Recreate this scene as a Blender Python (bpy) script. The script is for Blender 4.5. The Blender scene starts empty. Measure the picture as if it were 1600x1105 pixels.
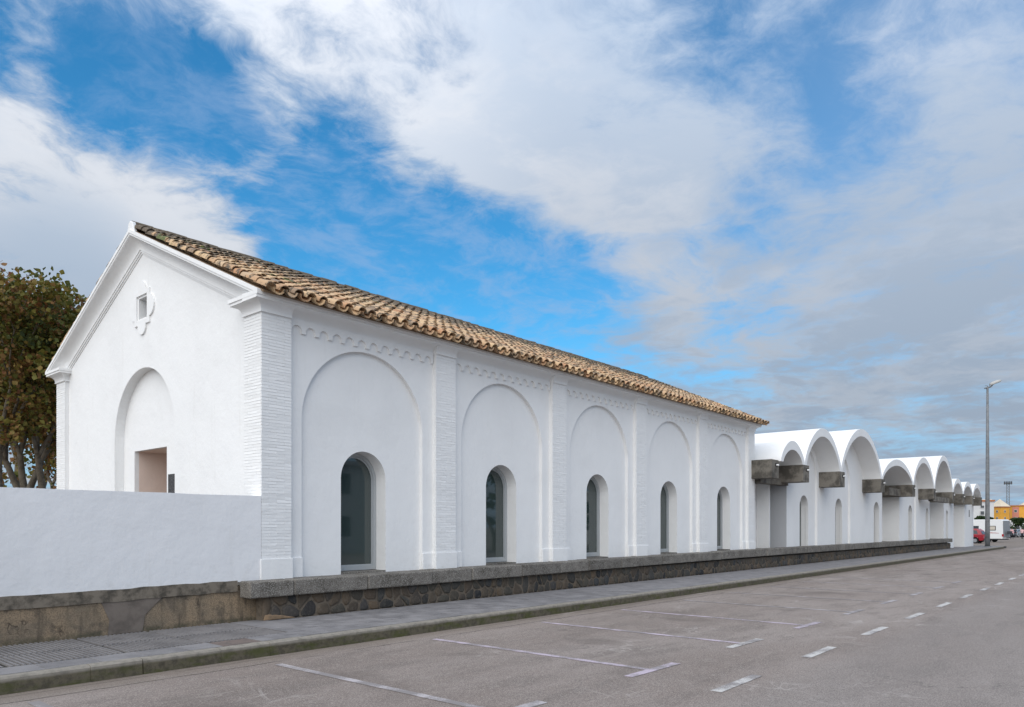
import bpy, math, random
from mathutils import Vector, Matrix, Euler
from mathutils.geometry import tessellate_polygon
random.seed(7)
R = math.radians
sc = bpy.context.scene
COL = sc.collection

# ------------------------------------------------------------------ camera
CAM = Vector((-6.961, -11.761, 1.6))
FPX = 1155.5
U = Vector((0.65161, 0.75855)); V = Vector((-0.75855, 0.65161))     # right / forward parts of the building axes
cam_d = bpy.data.cameras.new('camera'); cam = bpy.data.objects.new('camera', cam_d); COL.objects.link(cam)
cam_d.sensor_width = 36; cam_d.lens = 36*FPX/1600; cam_d.shift_y = 272/1600
cam_d.clip_start = .1; cam_d.clip_end = 5000
cam.location = CAM; cam.rotation_euler = (R(90), 0, -math.atan2(U.y, V.y))
sc.camera = cam
def ray(x, y):                       # direction (world) through a point of the photograph
    cx = (x-800)/FPX
    return Vector((cx*U.x+U.y, cx*V.x+V.y, (824.5-y)/FPX))
def atd(x, y, d): return CAM + ray(x, y)*d

# ------------------------------------------------------------------ light
SUN = Vector((-.71, -.24, .66)).normalized()
sd = bpy.data.lights.new('sun', 'SUN'); so = bpy.data.objects.new('sun', sd); COL.objects.link(so)
sd.energy = 1.65; sd.angle = R(85); sd.color = (1, .92, .83)
so.rotation_euler = SUN.to_track_quat('Z', 'Y').to_euler(); so.location = (0, 0, 40)
sc.view_settings.view_transform = 'Standard'; sc.view_settings.look = 'None'
sc.view_settings.gamma = 1; sc.view_settings.use_curve_mapping = False
sc.view_settings.exposure = 0.94

world = bpy.data.worlds.new('World'); sc.world = world; world.use_nodes = True
wn = world.node_tree.nodes; wl = world.node_tree.links; wn.clear()
class NT:
    def __init__(s, nt): s.n = nt.nodes; s.l = nt.links
    def add(s, t, **k):
        n = s.n.new(t)
        for a, b in k.items(): setattr(n, a, b)
        return n
    def put(s, sock, v):
        if v is None: return
        if isinstance(v, bpy.types.NodeSocket): s.l.new(v, sock)
        else: sock.default_value = v
    def math(s, op, a, b=None, c=None, clamp=False):
        n = s.add('ShaderNodeMath', operation=op); n.use_clamp = clamp
        s.put(n.inputs[0], a); s.put(n.inputs[1], b); s.put(n.inputs[2], c); return n.outputs[0]
    def vmath(s, op, a, b=None, out=0, scale=None):
        n = s.add('ShaderNodeVectorMath', operation=op); s.put(n.inputs[0], a); s.put(n.inputs[1], b)
        if scale is not None: s.put(n.inputs[3], scale)
        return n.outputs[out]
    def noise(s, vec, scale, detail=5, rough=.55, dist=0, out=0, lac=2):
        n = s.add('ShaderNodeTexNoise'); s.put(n.inputs['Vector'], vec); n.inputs['Scale'].default_value = scale
        n.inputs['Detail'].default_value = detail; n.inputs['Roughness'].default_value = rough
        n.inputs['Distortion'].default_value = dist; n.inputs['Lacunarity'].default_value = lac; return n.outputs[out]
    def ss(s, v, lo, hi, a=0, b=1, lin=False):
        n = s.add('ShaderNodeMapRange'); n.interpolation_type = 'LINEAR' if lin else 'SMOOTHSTEP'
        s.put(n.inputs[0], v); s.put(n.inputs[1], lo); s.put(n.inputs[2], hi); s.put(n.inputs[3], a); s.put(n.inputs[4], b); return n.outputs[0]
    def mix(s, f, a, b, t='MIX'):
        n = s.add('ShaderNodeMix'); n.data_type = 'RGBA'; n.blend_type = t
        s.put(n.inputs[0], f); s.put(n.inputs[6], a); s.put(n.inputs[7], b); return n.outputs[2]
def col(r, g, b): return (r, g, b, 1)
W = NT(world.node_tree)
sky = W.add('ShaderNodeTexSky', sky_type='NISHITA', sun_disc=False)
sky.sun_elevation = math.asin(SUN.z); sky.sun_rotation = math.atan2(SUN.x, SUN.y)
sky.air_density = 1.0; sky.dust_density = .6; sky.ozone_density = 2.5
tc = W.add('ShaderNodeTexCoord'); D = W.vmath('NORMALIZE', tc.outputs['Generated'])
sx = W.add('ShaderNodeSeparateXYZ'); W.l.new(D, sx.inputs[0])
dz = W.math('ADD', W.math('MAXIMUM', sx.outputs[2], 0.0), .10)
cp = W.add('ShaderNodeCombineXYZ'); W.l.new(W.math('DIVIDE', sx.outputs[0], dz), cp.inputs[0]); W.l.new(W.math('DIVIDE', sx.outputs[1], dz), cp.inputs[1])
P = cp.outputs[0]
# big cloud banks and clear stretches of the sky: (photo x, y, radius px, weight)
BL = [(20,110,200,-.9),(210,150,120,-1.0),(370,240,150,-1.3),(520,320,150,-1.5),(640,390,140,-1.4),(770,440,120,-.85),(480,370,70,-.8),(880,480,110,-.5),(240,190,90,-.5),
      (80,-10,70,.9),(330,40,150,.9),(470,110,150,.8),(640,80,220,.8),(760,160,220,.8),(900,90,190,.8),(680,210,90,.4),(850,230,100,.4),(850,380,100,-.5),(950,430,80,-.35),(790,330,80,-.5),(1010,390,50,-.4),
      (20,330,130,.9),(150,330,120,1.0),(290,320,90,1.0),(120,430,150,1.0),(360,350,70,.9),(430,400,50,.6),(600,440,60,.4),(90,190,70,.35),(60,240,60,.4),
      (1065,60,70,-.6),(1120,170,110,-.5),(1010,240,80,-.3),(1080,300,120,1.2),(970,320,80,.6),(1230,230,100,-.4),(1250,100,110,-.35),(1290,330,100,-.5),(1030,470,90,.7),(1140,420,80,-.7),
      (1380,110,130,.1),(1500,240,190,.25),(1440,430,90,-.1),(1580,120,120,.1),(900,530,100,-.4),(1150,560,70,-.3),(1350,440,110,.2),(1500,520,200,.45),(1250,520,120,.35),(1400,620,120,.1)]
cov = None
for (bx, by, br, wt) in BL:
    c = ray(bx, by).normalized()
    ang = math.atan(br/FPX)*1.55
    dt = W.vmath('DOT_PRODUCT', D, tuple(c), out=1)
    v = W.ss(dt, math.cos(ang), 1.0, 0, wt, lin=True)
    cov = v if cov is None else W.math('ADD', cov, v)
cov = W.math('MINIMUM', W.math('MAXIMUM', cov, -1.5), .9)
P2 = W.vmath('MULTIPLY', P, (1, 1, 1))
warp = W.vmath('ADD', P2, W.vmath('SCALE', W.vmath('SUBTRACT', W.noise(P2, 1.3, 4, out=1), (.5, .5, .5)), scale=.5))
n1 = W.noise(warp, 1.5, 10, .6)
n2 = W.noise(warp, 5.5, 8, .66)
n3 = W.noise(W.vmath('ADD', warp, (7.3, 2.1, 0)), 1.7, 7, .55)
big = W.math('MULTIPLY', W.math('SUBTRACT', n1, .5), 5.0)
fin_ = W.math('MULTIPLY', W.math('SUBTRACT', n2, .5), 3.0)
lw = W.ss(W.vmath('DOT_PRODUCT', D, tuple(ray(250, 330).normalized()), out=1), math.cos(.50), math.cos(.12), 0, 1)
rt = W.ss(W.vmath('DOT_PRODUCT', D, tuple(ray(300, 250).normalized()), out=1), math.cos(.85), math.cos(.35), 1, 0)
cv = W.math('ADD', W.math('ADD', cov, .50), W.math('MULTIPLY', W.math('ADD', big, fin_), W.ss(rt, 0, 1, 1.0, 1.15, lin=True)))
dens = W.ss(cv, W.ss(lw, 0, 1, -.75, -.4, lin=True), W.ss(lw, 0, 1, 1.5, 1.1, lin=True), 0, .95)
sh = W.ss(W.math('ADD', n3, W.math('MULTIPLY', W.math('SUBTRACT', n2, .5), .5)), .40, .60, 0, 1)
low = W.ss(sx.outputs[2], .05, .40, 1, 0)
sh = W.math('MULTIPLY', sh, W.ss(low, 0, 1, .7, .95, lin=True))
white = col(3.05, 3.25, 3.6); grey = col(2.15, 2.6, 3.25)
ccol = W.mix(W.math('MULTIPLY', rt, .6), white, col(2.55, 2.95, 3.55))
ccol = W.mix(sh, ccol, grey)
ccol = W.mix(W.math('MULTIPLY', W.math('MULTIPLY', lw, W.ss(cv, .2, 1.4)), .55), ccol, col(4.5, 4.6, 4.8))
under = W.ss(W.vmath('DOT_PRODUCT', D, tuple(ray(90, 450).normalized()), out=1), math.cos(.13), math.cos(.02), 0, .8)
ccol = W.mix(under, ccol, col(2.3, 2.8, 3.5))
ccol = W.vmath('SCALE', ccol, scale=W.math('MULTIPLY_ADD', W.math('POWER', W.math('MAXIMUM', sx.outputs[2], 0), 2.0), 1.95, .76))   # an overcast layer is brighter towards the zenith
# clear sky: the Nishita sky, its blue a little deeper as photographed
hs = W.add('ShaderNodeHueSaturation'); W.l.new(sky.outputs[0], hs.inputs['Color']); hs.inputs['Saturation'].default_value = 1.27; hs.inputs['Value'].default_value = .80
hs.inputs['Hue'].default_value = .491
cir = W.ss(n2, .40, .66, .0, .45)
veil = W.math('ADD', W.ss(rt, 0, 1, .02, .42, lin=True), W.math('MULTIPLY', cir, W.ss(W.vmath('DOT_PRODUCT', D, tuple(ray(650, 400).normalized()), out=1), math.cos(.5), math.cos(.1), .25, 1)))
deep = W.mix(1.0, hs.outputs[0], col(.50, 1.02, 1.12), 'MULTIPLY'); deep = W.mix(W.ss(sx.outputs[2], .0, .28, .85, 0), deep, col(1.7, 2.7, 4.0))
blue = W.mix(veil, deep, col(1.75, 2.5, 3.8))
fin = W.mix(dens, blue, ccol)
bg = W.add('ShaderNodeBackground'); W.l.new(fin, bg.inputs[0]); bg.inputs[1].default_value = .10
wo = W.add('ShaderNodeOutputWorld'); W.l.new(bg.outputs[0], wo.inputs[0])

# ------------------------------------------------------------------ materials
def mat(name, base, rough=.85, metal=0, spec=.3):
    m = bpy.data.materials.new(name); m.use_nodes = True
    b = m.node_tree.nodes['Principled BSDF']; b.inputs['Base Color'].default_value = (*base, 1)
    b.inputs['Roughness'].default_value = rough; b.inputs['Metallic'].default_value = metal
    b.inputs['Specular IOR Level'].default_value = spec
    return m
def tools(m):
    T = NT(m.node_tree); b = m.node_tree.nodes['Principled BSDF']
    g = T.add('ShaderNodeNewGeometry').outputs['Position']
    return T, b, g
def bump(T, b, h, strength=.3, dist=.01):
    n = T.add('ShaderNodeBump'); n.inputs['Strength'].default_value = strength; n.inputs['Distance'].default_value = dist
    T.put(n.inputs['Height'], h); T.l.new(n.outputs[0], b.inputs['Normal'])
def scaled(T, g, v): return T.vmath('MULTIPLY', g, v)
M = {}
def plaster(name, base, dirt=(.58, .565, .53), amount=.45, grain=1.0):
    m = mat(name, base, .9, spec=.2); T, b, g = tools(m)
    n = T.noise(g, .7, 6, .6); f = T.noise(g, 14, 5, .6); st = T.noise(scaled(T, g, (3, 3, .35)), 1.6, 6, .65)
    c = T.mix(T.math('MULTIPLY', T.ss(n, .42, .72), amount), (*base, 1), (*[x*.90 for x in base], 1))
    c = T.mix(T.math('MULTIPLY', T.ss(st, .56, .78), amount*.5), c, (*dirt, 1))
    sep = T.add('ShaderNodeSeparateXYZ'); T.l.new(g, sep.inputs[0])
    lowf = T.math('MULTIPLY', T.ss(sep.outputs[2], .7, 1.3, 1, 0), T.ss(T.noise(g, 5, 6, .7), .5, .75))
    c = T.mix(T.math('MULTIPLY', lowf, .25), c, col(.52, .50, .46))
    T.l.new(c, b.inputs['Base Color'])
    h = T.math('ADD', T.math('MULTIPLY', T.noise(g, 2.2, 4, .55), 2.2), T.math('MULTIPLY', f, .5*grain))
    bump(T, b, h, .35, .02*grain); return m
M['white'] = plaster('white_plaster', (.80, .80, .795))
M['rough_white'] = plaster('rough_white_plaster', (.77, .77, .78), amount=.5, grain=1.0)
M['vault_white'] = plaster('vault_white_render', (.79, .79, .785), amount=.4)
M['brick_white'] = plaster('white_painted_brick', (.80, .80, .795), amount=.4, grain=.8)
M['beige'] = plaster('beige_reveal_plaster', (.74, .60, .52), amount=.2)
M['shaded_return'] = plaster('shade_toned_recess_plaster', (.42, .43, .45), amount=.25)  # first recess return: its shade is painted in as a greyer copy of the white

def m_tile(name, dark):
    m = mat(name, (.4, .27, .16), .9); T, b, g = tools(m)
    at = T.add('ShaderNodeAttribute', attribute_name='tint'); oi = T.add('ShaderNodeObjectInfo')
    r = T.math('FRACT', T.math('ADD', at.outputs['Fac'], T.math('MULTIPLY', oi.outputs['Random'], 1.0)))
    cr = T.add('ShaderNodeValToRGB'); T.l.new(r, cr.inputs[0]); e = cr.color_ramp.elements
    cols = [(0, (.48, .31, .17)), (.2, (.58, .41, .24)), (.4, (.42, .25, .14)), (.56, (.54, .38, .23)), (.7, (.44, .22, .11)), (.82, (.57, .41, .26)), (.92, (.24, .17, .12)), (1, (.32, .22, .14))]
    e[0].position = 0; e[0].color = (*cols[0][1], 1); e[1].position = 1; e[1].color = (*cols[-1][1], 1)
    for p, c in cols[1:-1]:
        k = e.new(p); k.color = (*c, 1)
    n = T.noise(g, 5, 6, .7); n2 = T.noise(g, 22, 5, .7); sp = T.noise(g, 1.1, 4, .6)
    sep = T.add('ShaderNodeSeparateXYZ'); T.l.new(g, sep.inputs[0])
    ridge = T.ss(sep.outputs[2], 6.6, 8.1, 0, .16)         # lichen grows thicker towards the ridge
    c = T.mix(T.ss(T.math('ADD', n, ridge), .515 - dark, .585 - dark), cr.outputs[0], col(.105, .082, .058))
    c = T.mix(T.math('MULTIPLY', T.ss(n2, .5, .72), .5), c, col(.36, .31, .23))
    c = T.mix(T.math('MULTIPLY', T.ss(sp, .64, .72), .8), c, col(.10, .13, .04))
    T.l.new(c, b.inputs['Base Color']); bump(T, b, n2, .5, .006); return m
M['tile'] = m_tile('clay_roof_tile', 0.0); M['ridge'] = m_tile('weathered_ridge_tile', .16)
m = mat('tile_bedding_mortar', (.20, .14, .09), .95); M['bedding'] = m

def m_stone():
    m = mat('rubble_stone', (.2, .18, .16), .85); T, b, g = tools(m)
    oi = T.add('ShaderNodeObjectInfo'); at = T.add('ShaderNodeAttribute', attribute_name='tint')
    r = T.math('FRACT', T.math('ADD', at.outputs['Fac'], oi.outputs['Random']))
    cr = T.add('ShaderNodeValToRGB'); T.l.new(r, cr.inputs[0]); e = cr.color_ramp.elements
    cols = [(0, (.022, .024, .028)), (.18, (.075, .066, .052)), (.38, (.045, .048, .052)), (.55, (.10, .074, .052)), (.7, (.065, .058, .048)), (.85, (.12, .088, .06)), (1, (.035, .035, .036))]
    e[0].color = (*cols[0][1], 1); e[1].color = (*cols[-1][1], 1)
    for p, c in cols[1:-1]: k = e.new(p); k.color = (*c, 1)
    n = T.noise(g, 18, 6, .7)
    c = T.mix(T.ss(n, .45, .75), cr.outputs[0], T.mix(.3, cr.outputs[0], col(.22, .19, .15)))
    T.l.new(c, b.inputs['Base Color']); bump(T, b, n, .8, .02); return m
M['stone'] = m_stone()
def noisy(name, a, c2, sc1=6, lo=.4, hi=.65, rough=.9, bs=.4, bd=.01, fine=60, c3=None, f3=.5, sc3=90):
    m = mat(name, a, rough); T, b, g = tools(m)
    c = T.mix(T.ss(T.noise(g, sc1, 7, .65), lo, hi), (*a, 1), (*c2, 1))
    if c3: c = T.mix(T.math('MULTIPLY', T.ss(T.noise(g, sc3, 3, .7), .5, .62), f3), c, (*c3, 1))
    oi = T.add('ShaderNodeObjectInfo'); c = T.mix(1.0, c, T.mix(oi.outputs['Random'], col(.86, .86, .86), col(1.1, 1.1, 1.1)), 'MULTIPLY')
    T.l.new(c, b.inputs['Base Color']); bump(T, b, T.noise(g, fine, 5, .7), bs, bd); return m
M['mortar'] = noisy('rubble_mortar', (.17, .138, .105), (.10, .082, .064), 8, fine=40)
M['granite'] = noisy('speckled_granite', (.155, .14, .122), (.078, .069, .057), 3.5, .40, .66, bs=.8, bd=.01, fine=45, c3=(.38, .36, .33), f3=.8, sc3=60)
M['paver'] = noisy('concrete_paver', (.20, .19, .19), (.145, .138, .14), 2.2, bs=.35, bd=.004, c3=(.32, .32, .33), f3=.3)
M['pavebase'] = noisy('pavement_bedding', (.07, .067, .06), (.045, .043, .038), 4)
M['cover'] = noisy('rusty_cover', (.15, .115, .10), (.11, .09, .08), 6)
M['concrete'] = noisy('weathered_concrete', (.20, .182, .155), (.085, .077, .066), 2.0, .40, .62, bs=.6, bd=.01, fine=30)
M['patchmat'] = noisy('cement_patch', (.185, .155, .132), (.125, .105, .09), 4, .38, .68, fine=35)
def m_kerb():
    m = mat('mossy_kerbstone', (.2, .19, .17), .9); T, b, g = tools(m)
    sep = T.add('ShaderNodeSeparateXYZ'); T.l.new(g, sep.inputs[0])
    n = T.noise(scaled(T, g, (1, 1, 3)), 2.4, 6, .65); face = T.ss(sep.outputs[2], -.035, -.075)
    near = T.ss(sep.outputs[0], 4, 30, 1, .25)
    c = T.mix(T.ss(T.noise(g, 9, 6, .7), .4, .7), col(.26, .235, .20), col(.17, .155, .13))
    c = T.mix(T.math('MULTIPLY', face, .92), c, T.mix(T.ss(T.noise(g, 12, 6, .75), .4, .65), col(.105, .09, .06), col(.05, .043, .03)))
    mo = T.math('MULTIPLY', T.math('MULTIPLY', face, T.ss(n, .42, .66)), near)
    c = T.mix(T.math('MULTIPLY', mo, .75), c, col(.062, .070, .018))
    T.l.new(c, b.inputs['Base Color']); bump(T, b, T.noise(g, 30, 6, .7), .6, .01); return m
M['kerb'] = m_kerb()
def m_roughcast():
    m = mat('ochre_roughcast', (.3, .24, .17), .95); T, b, g = tools(m)
    n = T.noise(g, 1.3, 5, .6); f = T.noise(g, 60, 6, .8); dr = T.noise(scaled(T, g, (6, 6, .9)), 1.1, 6, .7)
    c = T.mix(T.ss(n, .35, .65), col(.37, .275, .18), col(.25, .20, .145))
    c = T.mix(T.math('MULTIPLY', T.ss(f, .44, .60), .7), c, col(.14, .11, .08)); c = T.mix(T.math('MULTIPLY', T.ss(dr, .50, .66), .65), c, col(.085, .07, .055)); c = T.mix(T.math('MULTIPLY', T.ss(T.noise(g, 3.5, 7, .75), .50, .68), .7), c, col(.10, .085, .07))
    vo = T.add('ShaderNodeTexVoronoi', feature='DISTANCE_TO_EDGE'); vo.inputs['Scale'].default_value = 1.15
    T.l.new(T.vmath('ADD', scaled(T, g, (1, 1, .8)), T.vmath('SCALE', T.noise(g, 4, 5, .6, out=1), scale=.45)), vo.inputs['Vector'])
    crk = T.math('MULTIPLY', T.ss(vo.outputs['Distance'], .002, .018, .8, 0), T.ss(T.noise(g, 1.6, 4, .7), .45, .62))
    c = T.mix(crk, c, col(.05, .04, .035))
    sep = T.add('ShaderNodeSeparateXYZ'); T.l.new(g, sep.inputs[0])
    dn = T.noise(g, 5, 6, .7)
    top = T.math('MULTIPLY', T.ss(sep.outputs[2], .38, .56), T.ss(dn, .42, .6)); bot = T.math('MULTIPLY', T.ss(sep.outputs[2], .10, .02), T.ss(dn, .35, .6))
    c = T.mix(T.math('MULTIPLY', top, .75), c, col(.085, .075, .06)); c = T.mix(T.math('MULTIPLY', bot, .7), c, col(.07, .07, .045))
    T.l.new(c, b.inputs['Base Color'])
    bump(T, b, T.math('SUBTRACT', f, T.math('MULTIPLY', crk, 1.0)), .9, .02); return m
M['roughcast'] = m_roughcast()
def m_asphalt():
    m = mat('worn_asphalt', (.2, .19, .185), .92, spec=.25); T, b, g = tools(m)
    big = T.noise(scaled(T, g, (.35, 1, 1)), .35, 6, .6); mid = T.noise(scaled(T, g, (.3, 1, 1)), 1.9, 8, .7); fine = T.noise(g, 26, 6, .8); gr = T.noise(g, 75, 4, .75)
    c = T.mix(T.ss(big, .35, .66), col(.235, .192, .172), col(.33, .283, .262))
    c = T.mix(T.math('MULTIPLY', T.ss(mid, .46, .66), .7), c, col(.165, .138, .125))
    c = T.mix(T.math('MULTIPLY', T.ss(T.noise(g, 4.5, 7, .75), .5, .66), .35), c, col(.36, .32, .295))
    c = T.mix(T.math('MULTIPLY', T.ss(fine, .48, .64), .6), c, col(.13, .11, .10))
    c = T.mix(T.math('MULTIPLY', T.ss(gr, .52, .62), .75), c, col(.50, .44, .41))
    c = T.mix(T.math('MULTIPLY', T.ss(gr, .46, .38), .6), c, col(.10, .085, .08))
    sep = T.add('ShaderNodeSeparateXYZ'); T.l.new(g, sep.inputs[0])
    wx = T.math('ADD', sep.outputs[1], T.math('MULTIPLY', T.math('SUBTRACT', T.noise(g, .8, 4), .5), .5))
    lane = T.math('MULTIPLY', T.ss(wx, -8.9, -8.2, 1, 0), .5); c = T.mix(lane, c, T.mix(T.ss(gr, .42, .60), col(.19, .168, .16), col(.36, .325, .31)))
    gut = T.math('MULTIPLY', T.ss(wx, -3.2, -2.55), .55); c = T.mix(gut, c, col(.19, .155, .125))
    bay = T.math('MULTIPLY', T.ss(T.math('ABSOLUTE', T.math('ADD', wx, 4.9)), 1.6, .3), T.ss(T.noise(scaled(T, g, (1, .6, 1)), .8, 5, .6), .5, .68)); c = T.mix(T.math('MULTIPLY', bay, .5), c, col(.12, .10, .09))
    for (off, wgt, sc_) in ((2.95, 1.0, .10), (2.62, .6, .05)):      # tar joints beside the kerb
        jn = T.math('ABSOLUTE', T.math('ADD', T.math('ADD', sep.outputs[1], T.math('MULTIPLY', T.math('SUBTRACT', T.noise(g, 1.2, 5, .7), .5), sc_*2)), off))
        jn = T.math('MULTIPLY', T.ss(jn, .006, .024, wgt, 0), T.ss(T.noise(g, .6, 2), .4, .5)); c = T.mix(jn, c, col(.07, .06, .055))
    vo = T.add('ShaderNodeTexVoronoi', feature='DISTANCE_TO_EDGE'); vo.inputs['Scale'].default_value = .22
    T.l.new(T.vmath('ADD', g, T.vmath('SCALE', T.noise(g, 1.2, 6, .65, out=1), scale=1.6)), vo.inputs['Vector'])
    ck = T.math('MULTIPLY', T.ss(vo.outputs['Distance'], .0005, .0035, 1, 0), T.ss(T.noise(g, .5, 3), .5, .6)); c = T.mix(T.math('MULTIPLY', ck, .6), c, col(.09, .08, .075))
    for k in range(2):
        sk = T.noise(T.vmath('ADD', scaled(T, g, (.6, .25, 1) if k == 0 else (.25, .9, 1)), (3+5*k, 9, 0)), 1.1, 4, .5, dist=1.8)
        skid = T.math('MULTIPLY', T.ss(T.math('ABSOLUTE', T.math('SUBTRACT', sk, .5)), .0, .014, 1, 0), T.ss(T.noise(g, .45, 3), .52, .66))
        c = T.mix(T.math('MULTIPLY', skid, .5), c, col(.46, .42, .40))
    c = T.mix(1.0, c, col(.89, .885, .855), 'MULTIPLY')
    T.l.new(c, b.inputs['Base Color']); bump(T, b, T.math('ADD', fine, T.math('MULTIPLY', gr, .7)), .7, .012); return m
M['asphalt'] = m_asphalt()
M['ground'] = noisy('sandy_ground', (.27, .24, .20), (.20, .185, .16), .8)
def m_paint(name, c1, wear):
    m = mat(name, c1, .8); T, b, g = tools(m)
    w = T.ss(T.math('ADD', T.math('MULTIPLY', T.noise(g, 60, 4, .8), .5), T.math('MULTIPLY', T.noise(g, 3.0, 4, .6), .5)), wear-.03, wear+.07)
    T.l.new(T.mix(w, (*c1, 1), col(.22, .20, .195)), b.inputs['Base Color']); bump(T, b, T.noise(g, 70, 4, .75), .4, .005); return m
M['dash'] = m_paint('worn_white_road_paint', (.52, .50, .475), .485)
M['lilac'] = m_paint('faded_lilac_road_paint', (.46, .39, .45), .475)
M['lilac_worn'] = m_paint('worn_pale_road_paint', (.43, .395, .40), .445)
M['alu'] = mat('grey_aluminium_frame', (.42, .44, .45), .45, .3)
m = mat('dark_glass', (.030, .046, .044), .03, 0, 1.0); M['glass'] = m
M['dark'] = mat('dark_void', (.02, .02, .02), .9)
M['galv'] = noisy('galvanised_steel', (.17, .175, .18), (.12, .125, .13), 3, rough=.5)
M['metal_dark'] = mat('dark_metal', (.06, .06, .065), .5, .5)
M['plaque'] = noisy('dark_stone_plaque', (.05, .05, .052), (.11, .11, .115), 22)

# ------------------------------------------------------------------ mesh helpers
class MB:
    def __init__(s): s.v = []; s.f = []; s.t = []; s.tint = 0.0; s.mi = []; s.m = 0
    def face(s, idx): s.f.append(idx); s.t.append(s.tint); s.mi.append(s.m)
    def quad(s, a, b, c, d):
        n = len(s.v); s.v += [tuple(a), tuple(b), tuple(c), tuple(d)]; s.face((n, n+1, n+2, n+3))
    def hexa(s, p):                    # 8 corners: bottom 4 ccw, top 4 ccw
        n = len(s.v); s.v += [tuple(q) for q in p]
        for f in ((0, 3, 2, 1), (4, 5, 6, 7), (0, 1, 5, 4), (1, 2, 6, 5), (2, 3, 7, 6), (3, 0, 4, 7)): s.face(tuple(n+i for i in f))
    def box(s, x0, y0, z0, x1, y1, z1):
        s.hexa([(x0, y0, z0), (x1, y0, z0), (x1, y1, z0), (x0, y1, z0), (x0, y0, z1), (x1, y0, z1), (x1, y1, z1), (x0, y1, z1)])
    def prism(s, loop, fn, w0, w1, caps=True, sides=True, skip=(), hole=None):
        if hole:
            lp = list(loop)+list(hole); n = len(s.v); k = len(lp); a = len(loop)
            for w in (w0, w1): s.v += [tuple(fn(u, v, w)) for u, v in lp]
            for t in tessellate_polygon([[Vector((u, v, 0)) for u, v in loop], [Vector((u, v, 0)) for u, v in hole]]): s.face((n+t[0], n+t[1], n+t[2])); s.face((n+k+t[2], n+k+t[1], n+k+t[0]))
            for (o_, m_) in ((0, a), (a, k-a)):
                for i in range(m_): j = (i+1) % m_; s.face((n+o_+i, n+o_+j, n+k+o_+j, n+k+o_+i))
            return      # loop of (u,v); fn(u,v,w)->xyz
        n = len(s.v); k = len(loop)
        for w in (w0, w1): s.v += [tuple(fn(u, v, w)) for u, v in loop]
        if caps:
            tris = tessellate_polygon([[Vector((u, v, 0)) for u, v in loop]])
            for t in tris: s.face((n+t[0], n+t[1], n+t[2])); s.face((n+k+t[2], n+k+t[1], n+k+t[0]))
        if sides:
            for i in range(k):
                if i in skip: continue
                j = (i+1) % k; s.face((n+i, n+j, n+k+j, n+k+i))
    def tube(s, pts, radii, seg=8, cap=True):
        rings = []
        for i, p in enumerate(pts):
            p = Vector(p); a = Vector(pts[max(i-1, 0)]); b = Vector(pts[min(i+1, len(pts)-1)])
            d = (b-a).normalized(); up = Vector((0, 0, 1)) if abs(d.z) < .9 else Vector((1, 0, 0))
            x = d.cross(up).normalized(); y = d.cross(x)
            rings.append(len(s.v))
            for k in range(seg):
                t = 2*math.pi*k/seg; s.v.append(tuple(p+(x*math.cos(t)+y*math.sin(t))*radii[i]))
        for a, b in zip(rings, rings[1:]):
            for k in range(seg): s.face((a+k, a+(k+1) % seg, b+(k+1) % seg, b+k))
        if cap: s.face(tuple(rings[0]+k for k in reversed(range(seg)))); s.face(tuple(rings[-1]+k for k in range(seg)))
    def add(s, verts, faces, mtx, tint=0.0):
        n = len(s.v); s.v += [tuple(mtx @ Vector(v)) for v in verts]
        s.tint = tint
        for f in faces: s.face(tuple(n+i for i in f))
    def mesh(s, name, mats, smooth=False, fix=True):
        me = bpy.data.meshes.new(name); me.from_pydata(s.v, [], s.f); me.update()
        for m_ in (mats if isinstance(mats, (list, tuple)) else [mats]): me.materials.append(m_)
        if any(s.mi): me.polygons.foreach_set('material_index', s.mi)
        if any(s.t): at = me.attributes.new('tint', 'FLOAT', 'FACE'); at.data.foreach_set('value', s.t)
        if fix and len(s.v) < 60000:
            import bmesh
            b = bmesh.new(); b.from_mesh(me); bmesh.ops.recalc_face_normals(b, faces=b.faces); b.to_mesh(me); b.free()
        if smooth: me.polygons.foreach_set('use_smooth', [True]*len(me.polygons))
        return me
    def build(s, name, mats, parent=None, smooth=False, fix=True, bevel=0):
        o = bpy.data.objects.new(name, s.mesh(name, mats, smooth, fix)); COL.objects.link(o); o.parent = parent
        if bevel:
            bv = o.modifiers.new('bevel', 'BEVEL'); bv.width = bevel; bv.segments = 2; bv.limit_method = 'ANGLE'; bv.angle_limit = R(40)
        return o
def tag(o, label, cat, group=None):
    o['label'] = label; o['category'] = cat
    if group: o['group'] = group
    return o
def thing(name, label, cat, loc=(0, 0, 0), rz=0, group=None):
    o = bpy.data.objects.new(name, None); COL.objects.link(o); o.location = loc; o.rotation_euler = (0, 0, rz)
    return tag(o, label, cat, group)
def struct(o): o['kind'] = 'structure'; return o
def stuff(o): o['kind'] = 'stuff'; return o
def inst(name, me, parent, loc, rot=(0, 0, 0), scl=(1, 1, 1)):
    o = bpy.data.objects.new(name, me); COL.objects.link(o); o.parent = parent
    o.location = loc; o.rotation_euler = rot; o.scale = scl; return o
def rnd(a, b): return random.uniform(a, b)
def smooth_by_angle(me, ang=40):
    me.polygons.foreach_set('use_smooth', [True]*len(me.polygons)); me.set_sharp_from_angle(angle=R(ang))
FY = lambda u, v, w: (u, w, v)        # loop in X,Z ; extruded along Y
FX = lambda u, v, w: (w, u, v)        # loop in Y,Z ; extruded along X
def arch(c, r, spring, z0, n=24, stilt=0):   # open-bottom arch outline, left foot -> over -> right foot
    return [(c-r, z0)] + [(c-r*math.cos(math.pi*i/n), spring+r*math.sin(math.pi*i/n)) for i in range(n+1)] + [(c+r, z0)]
def ztop(X): return .69 + .08*max(0, min(1, X/21))
def camdist(x, y, z): return (Vector((x, y, z))-CAM).length

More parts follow.
